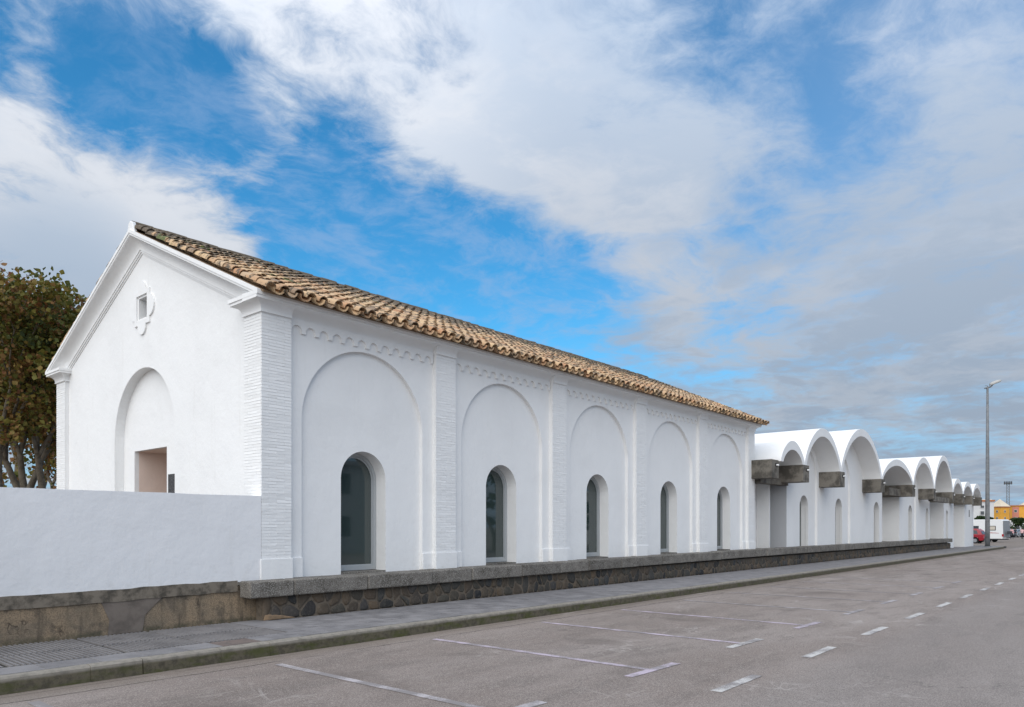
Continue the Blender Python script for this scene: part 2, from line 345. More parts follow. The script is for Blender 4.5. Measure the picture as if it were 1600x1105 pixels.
# ------------------------------------------------------------------ ground, road, pavement
g = MB(); g.box(-1500, -1500, -.6, 2500, 2500, -.204); struct(g.build('ground', M['ground']))
g = MB(); g.box(-60, -26, -.3, 170, 60, -.19)
road = struct(g.build('road', M['asphalt']))
# markings as thin sheets a few millimetres proud
def sheet(name, loop, z, m):
    g = MB(); g.prism(loop, lambda u, v, w: (u, v, w), z, z+.003); o = g.build(name, m, road); return o
for k in range(-1, 19):
    X = .55+2.84*k + rnd(-.05, .05)
    if k == 0: X = .6
    L = 1.15 if k < 2 else 1.3
    sheet('lane_dash', [(X, -8.26), (X+L, -8.25), (X+L, -8.12), (X, -8.13)], -.186, M['dash'])
for k in range(-1, 9):
    X = -1.62+2.79*k + (.0 if k < 1 else .05)
    mm = M['lilac'] if k in (1, 2, 3) else M['lilac_worn']
    y0 = -3.1 if k else -3.15
    sheet('parking_line', [(X-.055, y0), (X+.055, y0), (X+.055, -6.98), (X-.055, -6.98)], -.186, mm)
    sheet('parking_line', [(X-.55, -7.10), (X+.62, -7.12), (X+.62, -6.985), (X-.55, -6.985)], -.186, mm if k != 2 else M['dash'])

g = MB(); g.box(-16, -2.40, -.25, 70.4, .02, -.03); 
g.box(58.4, .02, -.25, 70.4, 1.5, -.03)
pav = struct(g.build('pavement', M['pavebase']))
# ribbed slabs along the low wall on the left
def ribbed(x0, x1, y0, y1):
    g = MB(); g.m = 1; g.box(x0, y0, -.03, x1, y1, -.018); g.m = 0
    n = int((x1-x0)/.062); 
    for i in range(n):
        xx = x0+.012+i*(x1-x0-.02)/n
        g.prism([(xx, -.020), (xx+.002, .004), (xx+.026, .004), (xx+.028, -.020)], FY, y0+.012, y1-.012, sides=True)
    return g.build('ribbed_slab', [M['paver'], M['pavebase']], pav)
xs = [-16+.9*0]
xx = -0.62
edges = [xx]
while xx > -11: xx -= rnd(1.0, 1.35); edges.append(xx)
for a, b in zip(edges[1:], edges):
    ribbed(a+.008, b-.008, -.98, -.03); ribbed(a+.008, b-.008, -1.84, -.995)
# plain flags between the ribs and the kerb
xx = -11.5
while xx < -1.95:
    l = rnd(.38, .62); x1 = min(xx+l, -1.93)
    g = MB(); g.box(xx+.004, -2.30, -.03, x1-.004, -1.855, rnd(-.003, .002)); g.build('flagstone', M['paver'], pav, bevel=.004); xx = x1
g = MB(); g.box(-1.92, -2.28, -.03, -1.36, -1.855, -.004); g.build('utility_cover', M['cover'], pav)
g = MB(); g.box(-.60, -1.05, -.03, -.02, -.04, .0); g.build('flagstone', M['paver'], pav, bevel=.004)
# small grooved pavers: the nearest as parts, the rest joined
pv = []
def paver_mesh():
    g = MB(); s = .2465
    g.box(-s/2, -s/2, -.03, s/2, s/2, 0); return g
step = .25
for i in range(int((70-(-1.34))/step)):
    for j in range(9):
        x = -1.34+step*(i+.5); y = -2.29+step*(j+.5)
        if x < -.6 and y > -1.855 and y < 0 and x < -.61: pass
        if y > -.26-.05 and x > 0 and x < 58.5: continue
        if x < -.0 and y > -1.05 and x > -.62: continue
        if x < -.62 and y > -1.80: continue
        if y > -.03: continue
        pv.append((x, y))
pv.sort(key=lambda p: camdist(p[0], p[1], 0))
pms = []
for k in range(3):
    g = paver_mesh(); pms.append(g.mesh('paver', M['paver']))
for (x, y) in pv[:300]: inst('paver', random.choice(pms), pav, (x, y, rnd(-.0035, .001)), (rnd(-.004, .004), rnd(-.004, .004), rnd(-.006, .006)))
g = MB(); s = .1232
for (x, y) in pv[300:]:
    z = rnd(-.0035, .001); g.box(x-s, y-s, -.03, x+s, y+s, z)
stuff(g.build('paver', M['paver'], pav, fix=False))
g = MB(); g.box(58.55, -.26, -.03, 70.3, 1.4, -.003); g.build('flagstone', M['paver'], pav)
# kerb
kerb = bpy.data.objects.new('kerb', None); COL.objects.link(kerb); struct(kerb)
def kstone(L):
    g = MB()
    pr = [(-.075, -.25), (-.075, -.0), (.0, .001), (.055, -.002), (.075, -.022), (.088, -.25)]   # (out, z)
    ns = 4
    for i in range(ns):
        a = -L/2+L*i/ns; b = -L/2+L*(i+1)/ns
        pass
    pts = [(-o, z) for o, z in pr]
    n0 = len(g.v)
    for i in range(ns+1):
        x = -L/2+L*i/ns
        for (o, z) in pts: g.v.append((x, o+(rnd(-.004, .004) if z > -.2 else 0), z+(rnd(-.003, .003) if z > -.2 else 0)))
    k = len(pts)
    for i in range(ns):
        for j in range(k-1): g.face((n0+i*k+j, n0+(i+1)*k+j, n0+(i+1)*k+j+1, n0+i*k+j+1))
    g.face(tuple(n0+j for j in range(k))); g.face(tuple(n0+ns*k+j for j in reversed(range(k))))
    return g.mesh('kerbstone', M['kerb'])
kms = [kstone(.996) for _ in range(5)]; kshort = kstone(.567)
x = -15.0
jx = {}
seq = []
while x < -3.7: seq.append((x, 1.0)); x += 1.0
seq = [(-3.64-1.0*i, 1.0) for i in range(1, 12)] + [(-3.64, .58), (-3.05, 1.0), (-2.05, .72), (-1.33, .58)]
x = -.75
while x < 68.2: seq.append((x, 1.0)); x += 1.0
for (a, L) in seq:
    me = kshort if L < .9 else random.choice(kms)
    inst('kerbstone', me, kerb, (a+L/2, -2.395+rnd(-.004, .004), rnd(-.004, .004)), (0, 0, rnd(-.004, .004)), (L/(.57 if L < .9 else 1.0), 1, 1))
xe = x
for i in range(5):
    a = R(-90+9+18*i); inst('kerbstone', kshort, kerb, (xe+2.0*math.cos(a), -.395+2.0*math.sin(a), 0), (0, 0, a+R(90)), (1.1, 1, 1))
g = MB(); g.prism([(xe-.1, -2.36)]+[(xe+1.95*math.cos(R(-90+90*i/10)), -.395+1.95*math.sin(R(-90+90*i/10))) for i in range(11)]+[(xe+1.95, 1.5), (xe-.1, 1.5)], lambda u, v, w: (u, v, w), -.2, -.001)
g.build('corner_slab', M['paver'], pav)

# ------------------------------------------------------------------ platform, its coping and rubble face
g = MB(); g.hexa([(0.02, -.02, -.2), (58.4, -.02, -.2), (58.4, 12, -.2), (.02, 12, -.2), (.02, -.02, .675), (58.4, -.02, .755), (58.4, 12, .755), (.02, 12, .675)])
struct(g.build('platform', M['granite']))
plinth = thing('stone_plinth', 'long low plinth of dark rubble with grey granite coping under the white buildings', 'stone plinth', (-.4, -.2, 0))
OFF = Vector((.4, .2, 0))
g = MB(); g.box(-.12, -.235, -.2, 58.35, -.03, .42)
c = g.build('mortar_bed', M['mortar'], plinth); c.location = OFF
joints = [-.42, .43, 2.06, 3.76, 4.97]
while joints[-1] < 24: joints.append(joints[-1]+rnd(1.1, 1.75))
while joints[-1] < 57.9: joints.append(joints[-1]+rnd(.68, .85))
joints[-1] = 58.5
for a, b in zip(joints, joints[1:]):
    zt = ztop((a+b)/2) - rnd(0, .006); th = .285; dy = rnd(-.012, .008); g = MB()
    g.hexa([(a+.006, -.35+dy, zt-th), (b-.006, -.35+dy, zt-th), (b-.006, -.005 if a < 0 else .10, zt-th), (a+.006, -.005 if a < 0 else .10, zt-th), (a+.006, -.35+dy, zt-.01), (b-.006, -.35+dy, zt-.01), (b-.006, -.005 if a < 0 else .10, zt), (a+.006, -.005 if a < 0 else .10, zt)])
    o = g.build('coping_slab', M['granite'], plinth, bevel=.022); o.location = OFF
# rubble stones: Voronoi cells on the face
def clip(poly, a, b, c):               # keep a*x+b*y<=c
    out = []
    for i in range(len(poly)):
        p, q = poly[i], poly[(i+1) % len(poly)]
        dp = a*p[0]+b*p[1]-c; dq = a*q[0]+b*q[1]-c
        if dp <= 0: out.append(p)
        if dp*dq < 0: t = dp/(dp-dq); out.append((p[0]+t*(q[0]-p[0]), p[1]+t*(q[1]-p[1])))
    return out
sites = []
X = -.1
while X < 58.3:
    for r_ in range(2):
        if rnd(0, 1) < .08: continue
        sites.append((X+(.13 if r_ else 0)+rnd(-.09, .09), .10+.2*r_+rnd(-.07, .07)))
    X += rnd(.15, .33)
cells = []
for i, (sx_, sz_) in enumerate(sites):
    poly = [(max(sx_-.35, -.12), .0), (min(sx_+.35, 58.35), .0), (min(sx_+.35, 58.35), .41), (max(sx_-.35, -.12), .41)]
    for (tx, tz) in sites[max(0, i-10):i+11]:
        if (tx, tz) == (sx_, sz_): continue
        a, b = tx-sx_, tz-sz_; c_ = (tx*tx+tz*tz-sx_*sx_-sz_*sz_)/2; l = math.hypot(a, b)
        gap = .017
        poly = clip(poly, a/l, b/l, c_/l-gap)
        if len(poly) < 3: break
    if len(poly) >= 3:
        cxx = sum(p[0] for p in poly)/len(poly); czz = sum(p[1] for p in poly)/len(poly)
        # round the corners off
        q = []
        for k in range(len(poly)):
            p0, p1 = poly[k], poly[(k+1) % len(poly)]
            for t in (.2, .8): q.append((p0[0]+t*(p1[0]-p0[0])+rnd(-.004, .004), p0[1]+t*(p1[1]-p0[1])+rnd(-.004, .004)))
        cells.append((camdist(cxx, -.25, czz), q, cxx, czz))
cells.sort(key=lambda c: c[0])
def stone_into(g, q, cx_, cz_, tint):
    g.tint = tint; n = len(g.v); k = len(q); h = rnd(.008, .026); tl = rnd(-.006, .006)
    for (f, y) in ((1.0, -.232), (.93, -.236-h*.7), (.72, -.236-h)):
        for (u, v) in q: g.v.append((cx_+(u-cx_)*f, y+(tl if f < .99 else 0)+(rnd(-.003, .003) if f < .99 else 0), cz_+(v-cz_)*f))
    for r_ in range(2):
        for i in range(k): g.face((n+r_*k+i, n+r_*k+(i+1) % k, n+(r_+1)*k+(i+1) % k, n+(r_+1)*k+i))
    g.face(tuple(n+2*k+i for i in range(k)))
for (d, q, cx_, cz_) in cells[:300]:
    g = MB(); stone_into(g, q, cx_, cz_, 0); o = g.build('rubble_stone', M['stone'], plinth, fix=False, smooth=True); o.location = OFF
g = MB()
for (d, q, cx_, cz_) in cells[300:]: stone_into(g, q, cx_, cz_, rnd(0.01, 1))
o = stuff(g.build('rubble_stone', M['stone'], plinth, fix=False)); o.location = OFF
g = MB(); g.hexa([(-.11, -.26, .0), (.55, -.275, .0), (.5, -.235, .0), (-.11, -.235, .0), (-.10, -.262, .10), (.12, -.27, .085), (.12, -.235, .1), (-.10, -.235, .11)])
o = g.build('mortar_repair', noisy('tan_mortar_repair', (.30, .20, .12), (.20, .14, .09), 9), plinth, bevel=.02); o.location = OFF

# ------------------------------------------------------------------ boundary wall on the left
bw = thing('boundary_wall', 'low rough white wall on an ochre cracked base, left of the tiled building', 'wall', (-8, .15, 0))
O2 = Vector((8, -.15, 0))
g = MB()
top = []; bot = []
n = 60
for i in range(n+1):
    x = -16+16*i/n - (.004 if i == n else 0)
    up = .05*max(0, min(1, (-4.0-x)/.6)) if x > -4.7 else .05
    top.append((x, 2.15+rnd(-.004, .004)+up*.6)); bot.append((x, .66+.014*max(-4, min(0, x))/1+.02+rnd(-.008, .008)))
g.prism(bot+top[::-1], FY, .002, .30)
o = g.build('rendered_wall', M['rough_white'], bw, bevel=.012); o.location = O2
g = MB(); g.box(-16, .012, -.2, -.44, .28, .615); g.box(-.44, .012, -.2, 0.015, .28, .60)
o = g.build('roughcast_base', M['roughcast'], bw); o.location = O2
g = MB(); lipb = [(x, .52+.012*max(-4, min(0, x))+rnd(-.012, .008)) for x in [-16+15.55*i/70 for i in range(71)]]
lipt = [(x, z+.185) for x, z in lipb]
g.prism(lipb+lipt[::-1], FY, -.006, .1); o = g.build('drip_course', noisy('dark_stained_cement', (.20, .17, .135), (.075, .065, .052), 5, fine=40), bw); o.location = O2
g = MB(); g.prism([(-2.52, .0), (-2.02, .0), (-1.98, .25), (-1.72, .50), (-2.62, .50), (-2.5, .22)], FY, .004, .05)
o = g.build('cement_patch', M['patchmat'], bw); o.location = O2

# ------------------------------------------------------------------ tiled building
LEN = 21.45; WID = 10.05
bd = thing('tiled_building', 'white gabled building with clay tile roof, brick pilasters and five arched windows', 'building', (0, 0, .6))
O3 = Vector((0, 0, -.6))
def bpart(g, name, m, bevel=0, smooth=False, parent=None, off=True):
    o = g.build(name, m, parent or bd, bevel=bevel, smooth=smooth)
    if off and parent is None: o.location = O3
    return o
PX = [(0, .6), (4.19, 4.80), (8.36, 8.97), (12.53, 13.14), (16.70, 17.31), (20.85, LEN)]
YF, YR, ZB, ZT = .12, .21, .45, 5.46
WC, WR_ = [], .56
for (a, b), (c_, d) in zip(PX, PX[1:]): WC.append((b+c_)/2)
# street wall, field around the blind arches
g = MB()
for k, c0 in enumerate(WC):
    l, r_ = PX[k][1]-.1, PX[k+1][0]+.1; rad = (PX[k+1][0]-PX[k][1])/2-.29
    g.prism([(l, ZB)]+arch(c0, rad, 3.60, ZB, 40)+[(r_, ZB), (r_, ZT), (l, ZT)], FY, YF, YR+.02)
g.prism([(LEN-.1, ZB), (LEN-.1, ZT), (LEN-.02, ZT), (LEN-.02, ZB)], FY, YF, WID-.1)
o = bpart(g, 'street_wall', M['white'])
g = MB()
for k, c0 in enumerate(WC):
    l, r_ = PX[k][1]-.05, PX[k+1][0]+.05
    g.prism([(l, ZB)]+arch(c0, WR_, 2.57, ZB, 28)+[(r_, ZB), (r_, ZT-.1), (l, ZT-.1)], FY, YR, YR+.42)
bpart(g, 'blind_arch_panel', M['white'])
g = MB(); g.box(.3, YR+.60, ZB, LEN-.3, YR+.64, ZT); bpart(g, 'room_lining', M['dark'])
# windows
for k, c0 in enumerate(WC):
    zs = ztop(c0)+.02
    fr = MB()
    outer = arch(c0, WR_-.004, 2.57, zs+.01, 28); inner = arch(c0, WR_-.075, 2.57, zs+.085, 28)
    fn = len(fr.v)
    for w in (YR+.30, YR+.36):
        for lp in (outer, inner):
            fr.v += [(u, w, v) for u, v in lp]
    n = len(outer)
    for i in range(n):
        j = (i+1) % n
        fr.face((fn+i, fn+j, fn+n+j, fn+n+i)); fr.face((fn+n+i, fn+n+j, fn+3*n+j, fn+3*n+i)); fr.face((fn+2*n+i, fn+3*n+i, fn+3*n+j, fn+2*n+j))
    # inner step of the frame
    o2 = arch(c0, WR_-.074, 2.57, zs+.086, 28); i2 = arch(c0, WR_-.11, 2.57, zs+.125, 28); fn = len(fr.v)
    for w in (YR+.325, YR+.36):
        for lp in (o2, i2): fr.v += [(u, w, v) for u, v in lp]
    for i in range(n):
        j = (i+1) % n; fr.face((fn+i, fn+j, fn+n+j, fn+n+i)); fr.face((fn+n+i, fn+n+j, fn+3*n+j, fn+3*n+i))
    wf = bpart(fr, 'window', M['alu'])
    pn = MB(); pn.prism(arch(c0, WR_-.09, 2.57, zs+.10, 28), FY, YR+.345, YR+.352); pn.build('pane', M['glass'], wf)
    sl = MB(); sl.box(c0-WR_+.002, YR-.0, zs-.05, c0+WR_-.002, YR+.42, zs); sl.build('sill', M['granite'], wf)
# corbel friezes
for k in range(5):
    a, b = PX[k][1]+.015, PX[k+1][0]-.015; nn = 12; p = (b-a)/nn; lp = []
    for i in range(nn):
        x0 = a+i*p; cc = x0+p/2; rr = p*.36
        lp += [(x0, 5.18), (cc-rr, 5.18)] + [(cc-rr*math.cos(math.pi*t/8), 5.215+rr*math.sin(math.pi*t/8)) for t in range(9)] + [(cc+rr, 5.18)]
    lp += [(b, 5.18), (b, 5.42), (a, 5.42)]
    g = MB(); g.prism(lp, FY, YF-.045, YF+.01); bpart(g, 'corbel_frieze', M['white'])
# base blocks
for k, (a, b) in enumerate(PX):
    for (x0, x1, y0, dz_) in (((a-.0), (b+.0), -.022, 0), ((a-.30), a-.001, YF-.03, .0), ((b+.001), (b+.30), YF-.03, .0)):
        if k == 0 and x1 < .1: continue
        if k == 5 and x0 > 21: continue
        g = MB(); g.box(x0-(.02 if y0 < 0 else 0), y0, ZB, x1+(.02 if y0 < 0 else 0), YF+.02 if y0 > 0 else YF+.02, 1.05+rnd(-.005, .005)); bpart(g, 'plinth_block', M['white'], bevel=.008)
g = MB(); g.box(-.022, .12, ZB, .2, .62, 1.05); bpart(g, 'plinth_block', M['white'], bevel=.008)
# pilasters and their painted bricks
bricks = []
def courses(u0, u1, put):
    z = 1.06; i = 0
    while z < 5.37:
        h = .0455; w = u1-u0; cuts = [0, .5, 1] if i % 2 == 0 else [0, .24, .76, 1]
        for a, b in zip(cuts, cuts[1:]): put(u0+w*a+.0012, u0+w*b-.0012, z, z+h)
        z += .0545; i += 1
pil = []
for k, (a, b) in enumerate(PX):
    g = MB(); g.box(a+.008, .0068, 1.0, b-.008, YF+.05, 5.43); pil.append(bpart(g, 'pilaster', M['brick_white']))
    courses(a, b, lambda u0, u1, z0, z1, k=k: bricks.append((k, 'F', (u0+u1)/2, .014, (z0+z1)/2, u1-u0)))
g = MB(); g.box(.0068, .05, 1.0, .14, .583, 5.43); bpart(g, 'pilaster', M['brick_white']).name
gp = [o for o in bpy.data.objects if o.name.startswith('pilaster')][-1]
courses(.03, .585, lambda u0, u1, z0, z1: bricks.append((6, 'G', .014, (u0+u1)/2, (z0+z1)/2, u1-u0)))
g = MB(); g.box(.0068, WID-.59, 1.0, .14, WID-.012, 5.43); gp2 = bpart(g, 'pilaster', M['brick_white'])
g.box
courses(WID-.6, WID, lambda u0, u1, z0, z1: bricks.append((7, 'G', .014, (u0+u1)/2, (z0+z1)/2, u1-u0)))
hold = pil+[gp, gp2]
def brick_mesh():
    g = MB(); j = lambda: rnd(-.0024, .0024)
    L, Hh, Dp = .5, .0215, .012
    p = [(-L, -Dp), (L, -Dp), (L, Dp), (-L, Dp)]
    g.hexa([(x+j()*2, y+(j() if y < 0 else 0), -Hh+j()) for x, y in p]+[(x+j()*2, y+(j() if y < 0 else 0), Hh+j()) for x, y in p]); return g
bgs = [brick_mesh() for _ in range(10)]; bms = [q.mesh('brick', M['brick_white']) for q in bgs]
bricks.sort(key=lambda q: camdist(q[2], q[3], q[4]))
rest = {}
for i, (k, kind, x, y, z, L) in enumerate(bricks):
    j = random.randrange(10); dp = rnd(-.0010, .0010)
    rz = 0 if kind == 'F' else -math.pi/2
    loc = Vector((x, y+dp, z)) if kind == 'F' else Vector((x+dp, y, z))
    e = Euler((rnd(-.05, .05), rnd(-.004, .004), rz))
    if i < 300: inst('brick', bms[j], hold[k], loc, e, (L, 1, 1))
    else:
        g = rest.setdefault(k, MB()); g.add(bgs[j].v, bgs[j].f, Matrix.LocRotScale(loc, e, Vector((L, 1, 1))))
for k, g in rest.items(): stuff(g.build('brick', M['brick_white'], hold[k], fix=False))
# cornice along the street
FAS = [(-.170, 5.565), (-.182, 5.575), (-.182, 5.615), (-.20, 5.625), (-.20, 5.685), (.3, 5.70), (.3, 5.565)]
def cove(y0, z0, y1, z1, n=8):
    return [(y0+(y1-y0)*(1-math.cos(math.pi/2*i/n)), z0+(z1-z0)*math.sin(math.pi/2*i/n)) for i in range(n+1)]
g = MB(); g.prism(FAS, FX, -.20, LEN+.20); bpart(g, 'street_cornice', M['white'])
g = MB()
g.prism([(.35, 5.38), (YF-.035, 5.38), (YF-.035, 5.405)]+cove(YF-.03, 5.408, -.166, 5.565)+[(.35, 5.566)], FX, .3, LEN-.15)
bpart(g, 'cornice_cove', M['white'])
def cap(x0, x1, y0, y1, gx0, gx1, gy0, gy1):
    g = MB(); prof = [(.03, 5.385), (.03, 5.408), (.022, 5.412)] + [(.022+.146*(1-math.cos(math.pi/2*i/8)), 5.412+.153*math.sin(math.pi/2*i/8)) for i in range(1, 9)]
    r0 = None
    for (p, z) in prof:
        n = len(g.v); a, b, c_, d = x0-p*gx0, x1+p*gx1, y0-p*gy0, y1+p*gy1
        g.v += [(a, c_, z), (b, c_, z), (b, d, z), (a, d, z)]
        if r0 is not None:
            for i in range(4): g.face((r0+i, r0+(i+1) % 4, n+(i+1) % 4, n+i))
        else: g.face((n, n+3, n+2, n+1))
        r0 = n
    g.face((r0, r0+1, r0+2, r0+3)); return g
for k, (a, b) in enumerate(PX[1:5]): bpart(cap(a, b, 0, .2, 0, 0, 1, 0), 'pilaster_cap', M['white'])
bpart(cap(20.85, LEN, 0, .2, 0, 1, 1, 0), 'pilaster_cap', M['white'])
bpart(cap(0, .6, 0, .585, 1, 0, 1, 1), 'pilaster_cap', M['white'])
bpart(cap(0, .3, WID-.6, WID, 1, 0, 1, 1), 'pilaster_cap', M['white'])
for (ya, yb) in ((-.2, .585+.2), (WID-.8, WID+.2)):
    g = MB(); ya = max(ya, -.196) if ya < 0 else ya; g.box(-.184, ya+.016, 5.567, .25, yb-.018, 5.6175); g.box(-.203, ya, 5.6185, .25, yb, 5.683); bpart(g, 'cap_fascia', M['white'])
# gable wall with blind arch, doorway and small window
MID = WID/2; SL = .4565; XG = .10
def zr(y): return 5.70+SL*(min(y, 2*MID-y)+.2)      # top line of the raking cornice
g = MB()
full = [(.1, ZB)]+arch(MID, 1.52, 3.60, ZB, 36)+[(WID-.1, ZB), (WID-.1, zr(.1)-.25), (MID, zr(MID)-.25), (.1, zr(.1)-.25)]
# split at the window so its opening is a real hole
wy0, wy1, wz0, wz1 = 4.80, 5.235, 6.215, 6.665
up = [(.1, 5.6), (WID-.1, 5.6), (WID-.1, zr(.1)-.25), (MID, zr(MID)-.25), (.1, zr(.1)-.25)]
low_ = [(.1, ZB)]+arch(MID, 1.52, 3.60, ZB, 36)+[(WID-.1, ZB), (WID-.1, 5.6), (.1, 5.6)]
g.prism(full, FX, XG, XG+.22, hole=[(wy0, wz0), (wy0, wz1), (wy1, wz1), (wy1, wz0)])
bpart(g, 'gable_wall', M['white'])
g = MB(); dy0, dy1, dzt = 4.33, 5.97, 3.355
g.prism([(MID-1.6, ZB), (dy0, ZB), (dy0, dzt), (dy1, dzt), (dy1, ZB), (MID+1.6, ZB), (MID+1.6, 5.3), (MID-1.6, 5.3)], FX, XG+.21, XG+.31)
bpart(g, 'gable_arch_panel', M['white'])
g = MB(); g.box(XG+.31, dy1, ZB, XG+2.4, dy1+.05, dzt+.05); g.box(XG+.31, dy0-.05, ZB, XG+2.4, dy0, dzt+.05); g.box(XG+.31, dy0, dzt, XG+2.4, dy1, dzt+.05); g.box(XG+2.4, dy0-.05, ZB, XG+2.45, dy1+.05, dzt+.05)
bpart(g, 'doorway', M['beige'])
g = MB(); g.box(XG+.180, 3.90, 2.12, XG+.209, 4.21, 2.745); bpart(g, 'plaque', M['plaque'], bevel=.004)
# small window and its quatrefoil surround
cy, cz = (wy0+wy1)/2, (wz0+wz1)/2
def quatre():
    hs_, r_ = .375, .19; pts = []
    def arc(cx_, cz_, a0, a1, rr, n=8): return [(cx_+rr*math.cos(R(a0+(a1-a0)*i/n)), cz_+rr*math.sin(R(a0+(a1-a0)*i/n))) for i in range(n+1)]
    pts += [(hs_, -hs_), (hs_, -.24)] + arc(hs_-.02, 0, -75, 75, .245) + [(hs_, .24), (hs_, hs_), (.2, hs_)]
    pts += arc(0, hs_, 0, 180, .2) + [(-.2, hs_), (-hs_, hs_), (-hs_, .24)] + arc(-hs_+.02, 0, 105, 255, .245) + [(-hs_, -.24), (-hs_, -hs_), (-.2, -hs_)] + arc(0, -hs_-.02, 180, 360, .2) + [(.2, -hs_)]
    return pts
q = quatre(); hw, hh = (wy1-wy0)/2+.05, (wz1-wz0)/2+.05
g = MB()
left = [(u, v) for u, v in clip(clip(q, 1, 0, -hw), 0, 0, 1)]
def clipn(poly, *hp):
    for a, b, c_ in hp: poly = clip(poly, a, b, c_)
    return poly
for poly in (clipn(q, (1, 0, -hw)), clipn(q, (-1, 0, -hw)), clipn(q, (1, 0, hw), (-1, 0, hw), (0, 1, -hh)), clipn(q, (1, 0, hw), (-1, 0, hw), (0, -1, -hh))):
    g.prism([(cy+u, cz+v) for u, v in poly], FX, XG-.035, XG+.02)
sur = bpart(g, 'window_surround', M['white'])
gw = MB()
for a in ((wy0-.001, wz0, wy0-.03, wz1), ): pass
gw.box(XG+.20, wy0-.02, wz0-.02, XG+.9, wy0, wz1+.02); gw.box(XG+.20, wy1, wz0-.02, XG+.9, wy1+.02, wz1+.02); gw.box(XG+.2, wy0, wz0-.02, XG+.9, wy1, wz0); gw.box(XG+.2, wy0, wz1, XG+.9, wy1, wz1+.02)
gwin = bpart(gw, 'window', M['white'])
t = MB(); t.hexa([(.27, wy0+.02, wz0+.02), (.30, wy0+.02, wz0+.02), (.30, wy1-.02, wz0+.02), (.27, wy1-.02, wz0+.02), (.47, wy0+.02, wz1-.03), (.50, wy0+.02, wz1-.03), (.50, wy1-.02, wz1-.03), (.47, wy1-.02, wz1-.03)])
t.build('pane', M['glass'], gwin)
t = MB(); t.box(XG+.85, wy0, wz0, XG+.88, wy1, wz1); t.build('back', M['dark'], gwin)
# raking cornice
prof = [(-.20, 0), (-.20, .065), (-.182, .072), (-.182, .105), (-.165, .115)]
prof += [(-.165+.20*(math.sin(math.pi/2*i/8)), .115+.20*(1-math.cos(math.pi/2*i/8))) for i in range(1, 9)]
prof += [(.035, .345), (.055, .35), (.055, .385), (.08, .39), (.08, .42), (.32, .43), (.32, 0)]
g = MB(); cs = math.cos(math.atan(SL)); base = len(g.v); st = []
for (yy) in (-.197, MID, WID+.197):
    st.append(len(g.v))
    for (x, q_) in prof: g.v.append((x, yy, zr(yy)-q_/cs))
k = len(prof)
for a, b in zip(st, st[1:]):
    for i in range(k): j = (i+1) % k; g.face((a+i, a+j, b+j, b+i))
g.face(tuple(st[0]+i for i in range(k))); g.face(tuple(st[2]+i for i in range(k)))
rk = bpart(g, 'raking_cornice', M['white'])
import bmesh
b_ = bmesh.new(); b_.from_mesh(rk.data)
r_ = bmesh.ops.bisect_plane(b_, geom=b_.verts[:]+b_.edges[:]+b_.faces[:], plane_co=(0, 0, 5.6875), plane_no=(0, 0, 1), clear_inner=True)
bmesh.ops.holes_fill(b_, edges=[e for e in b_.edges if e.is_boundary]); bmesh.ops.recalc_face_normals(b_, faces=b_.faces); b_.to_mesh(rk.data); b_.free()
# rear wall, end wall
g = MB(); g.box(.1, WID-.12, ZB, LEN-.1, WID, 5.7); bpart(g, 'rear_wall', M['white'])
g = MB(); g.prism([(.2, ZB), (WID-.2, ZB), (WID-.2, 5.6), (MID, 7.9), (.2, 5.6)], FX, LEN-.25, LEN-.03); bpart(g, 'end_gable_wall', M['white'])
# roof: boards, tiles, ridge
zb0 = lambda y: zr(y)+.012
g = MB(); g.prism([(-.27, zb0(-.27)-.035), (MID, zb0(MID)-.035), (WID+.27, zb0(-.27)-.035), (WID+.27, zb0(-.27)), (MID, zb0(MID)), (-.27, zb0(-.27))], FX, -.125, LEN+.25)
roof = bpart(g, 'roof', M['bedding'])
def tile_geo(r0, r1, L, th=.014, seg=6, ang=180):
    v = []; f = []
    for (y, r_) in ((0, r0), (L, r1)):
        for rr in (r_, r_-th):
            for i in range(seg+1):
                a = R(90+ang/2-ang*i/seg); v.append((rr*math.cos(a), y, rr*math.sin(a)))
    n = seg+1
    for i in range(seg):
        f.append((i, i+1, 2*n+i+1, 2*n+i)); f.append((n+i, 3*n+i, 3*n+i+1, n+i+1)); f.append((i, n+i, n+i+1, i+1)); f.append((2*n+i, 2*n+i+1, 3*n+i+1, 3*n+i))
    f.append((0, 2*n, 3*n, n)); f.append((seg, n+seg, 3*n+seg, 2*n+seg)); return v, f
tv, tf = tile_geo(.103, .080, .44); pv_, pf = tile_geo(.112, .09, .44)
def mesh_from(v, f, name, m):
    q_ = MB(); q_.add(v, f, Matrix.Identity(4)); me = q_.mesh(name, m); smooth_by_angle(me); return me
tile_me = mesh_from(tv, tf, 'roof_tile', M['tile'])
th_ = math.atan(SL); NC = 80; pitch = (LEN+.36)/NC; EXP = .318
tiles = []
s_len = (MID+.36)/math.cos(th_)
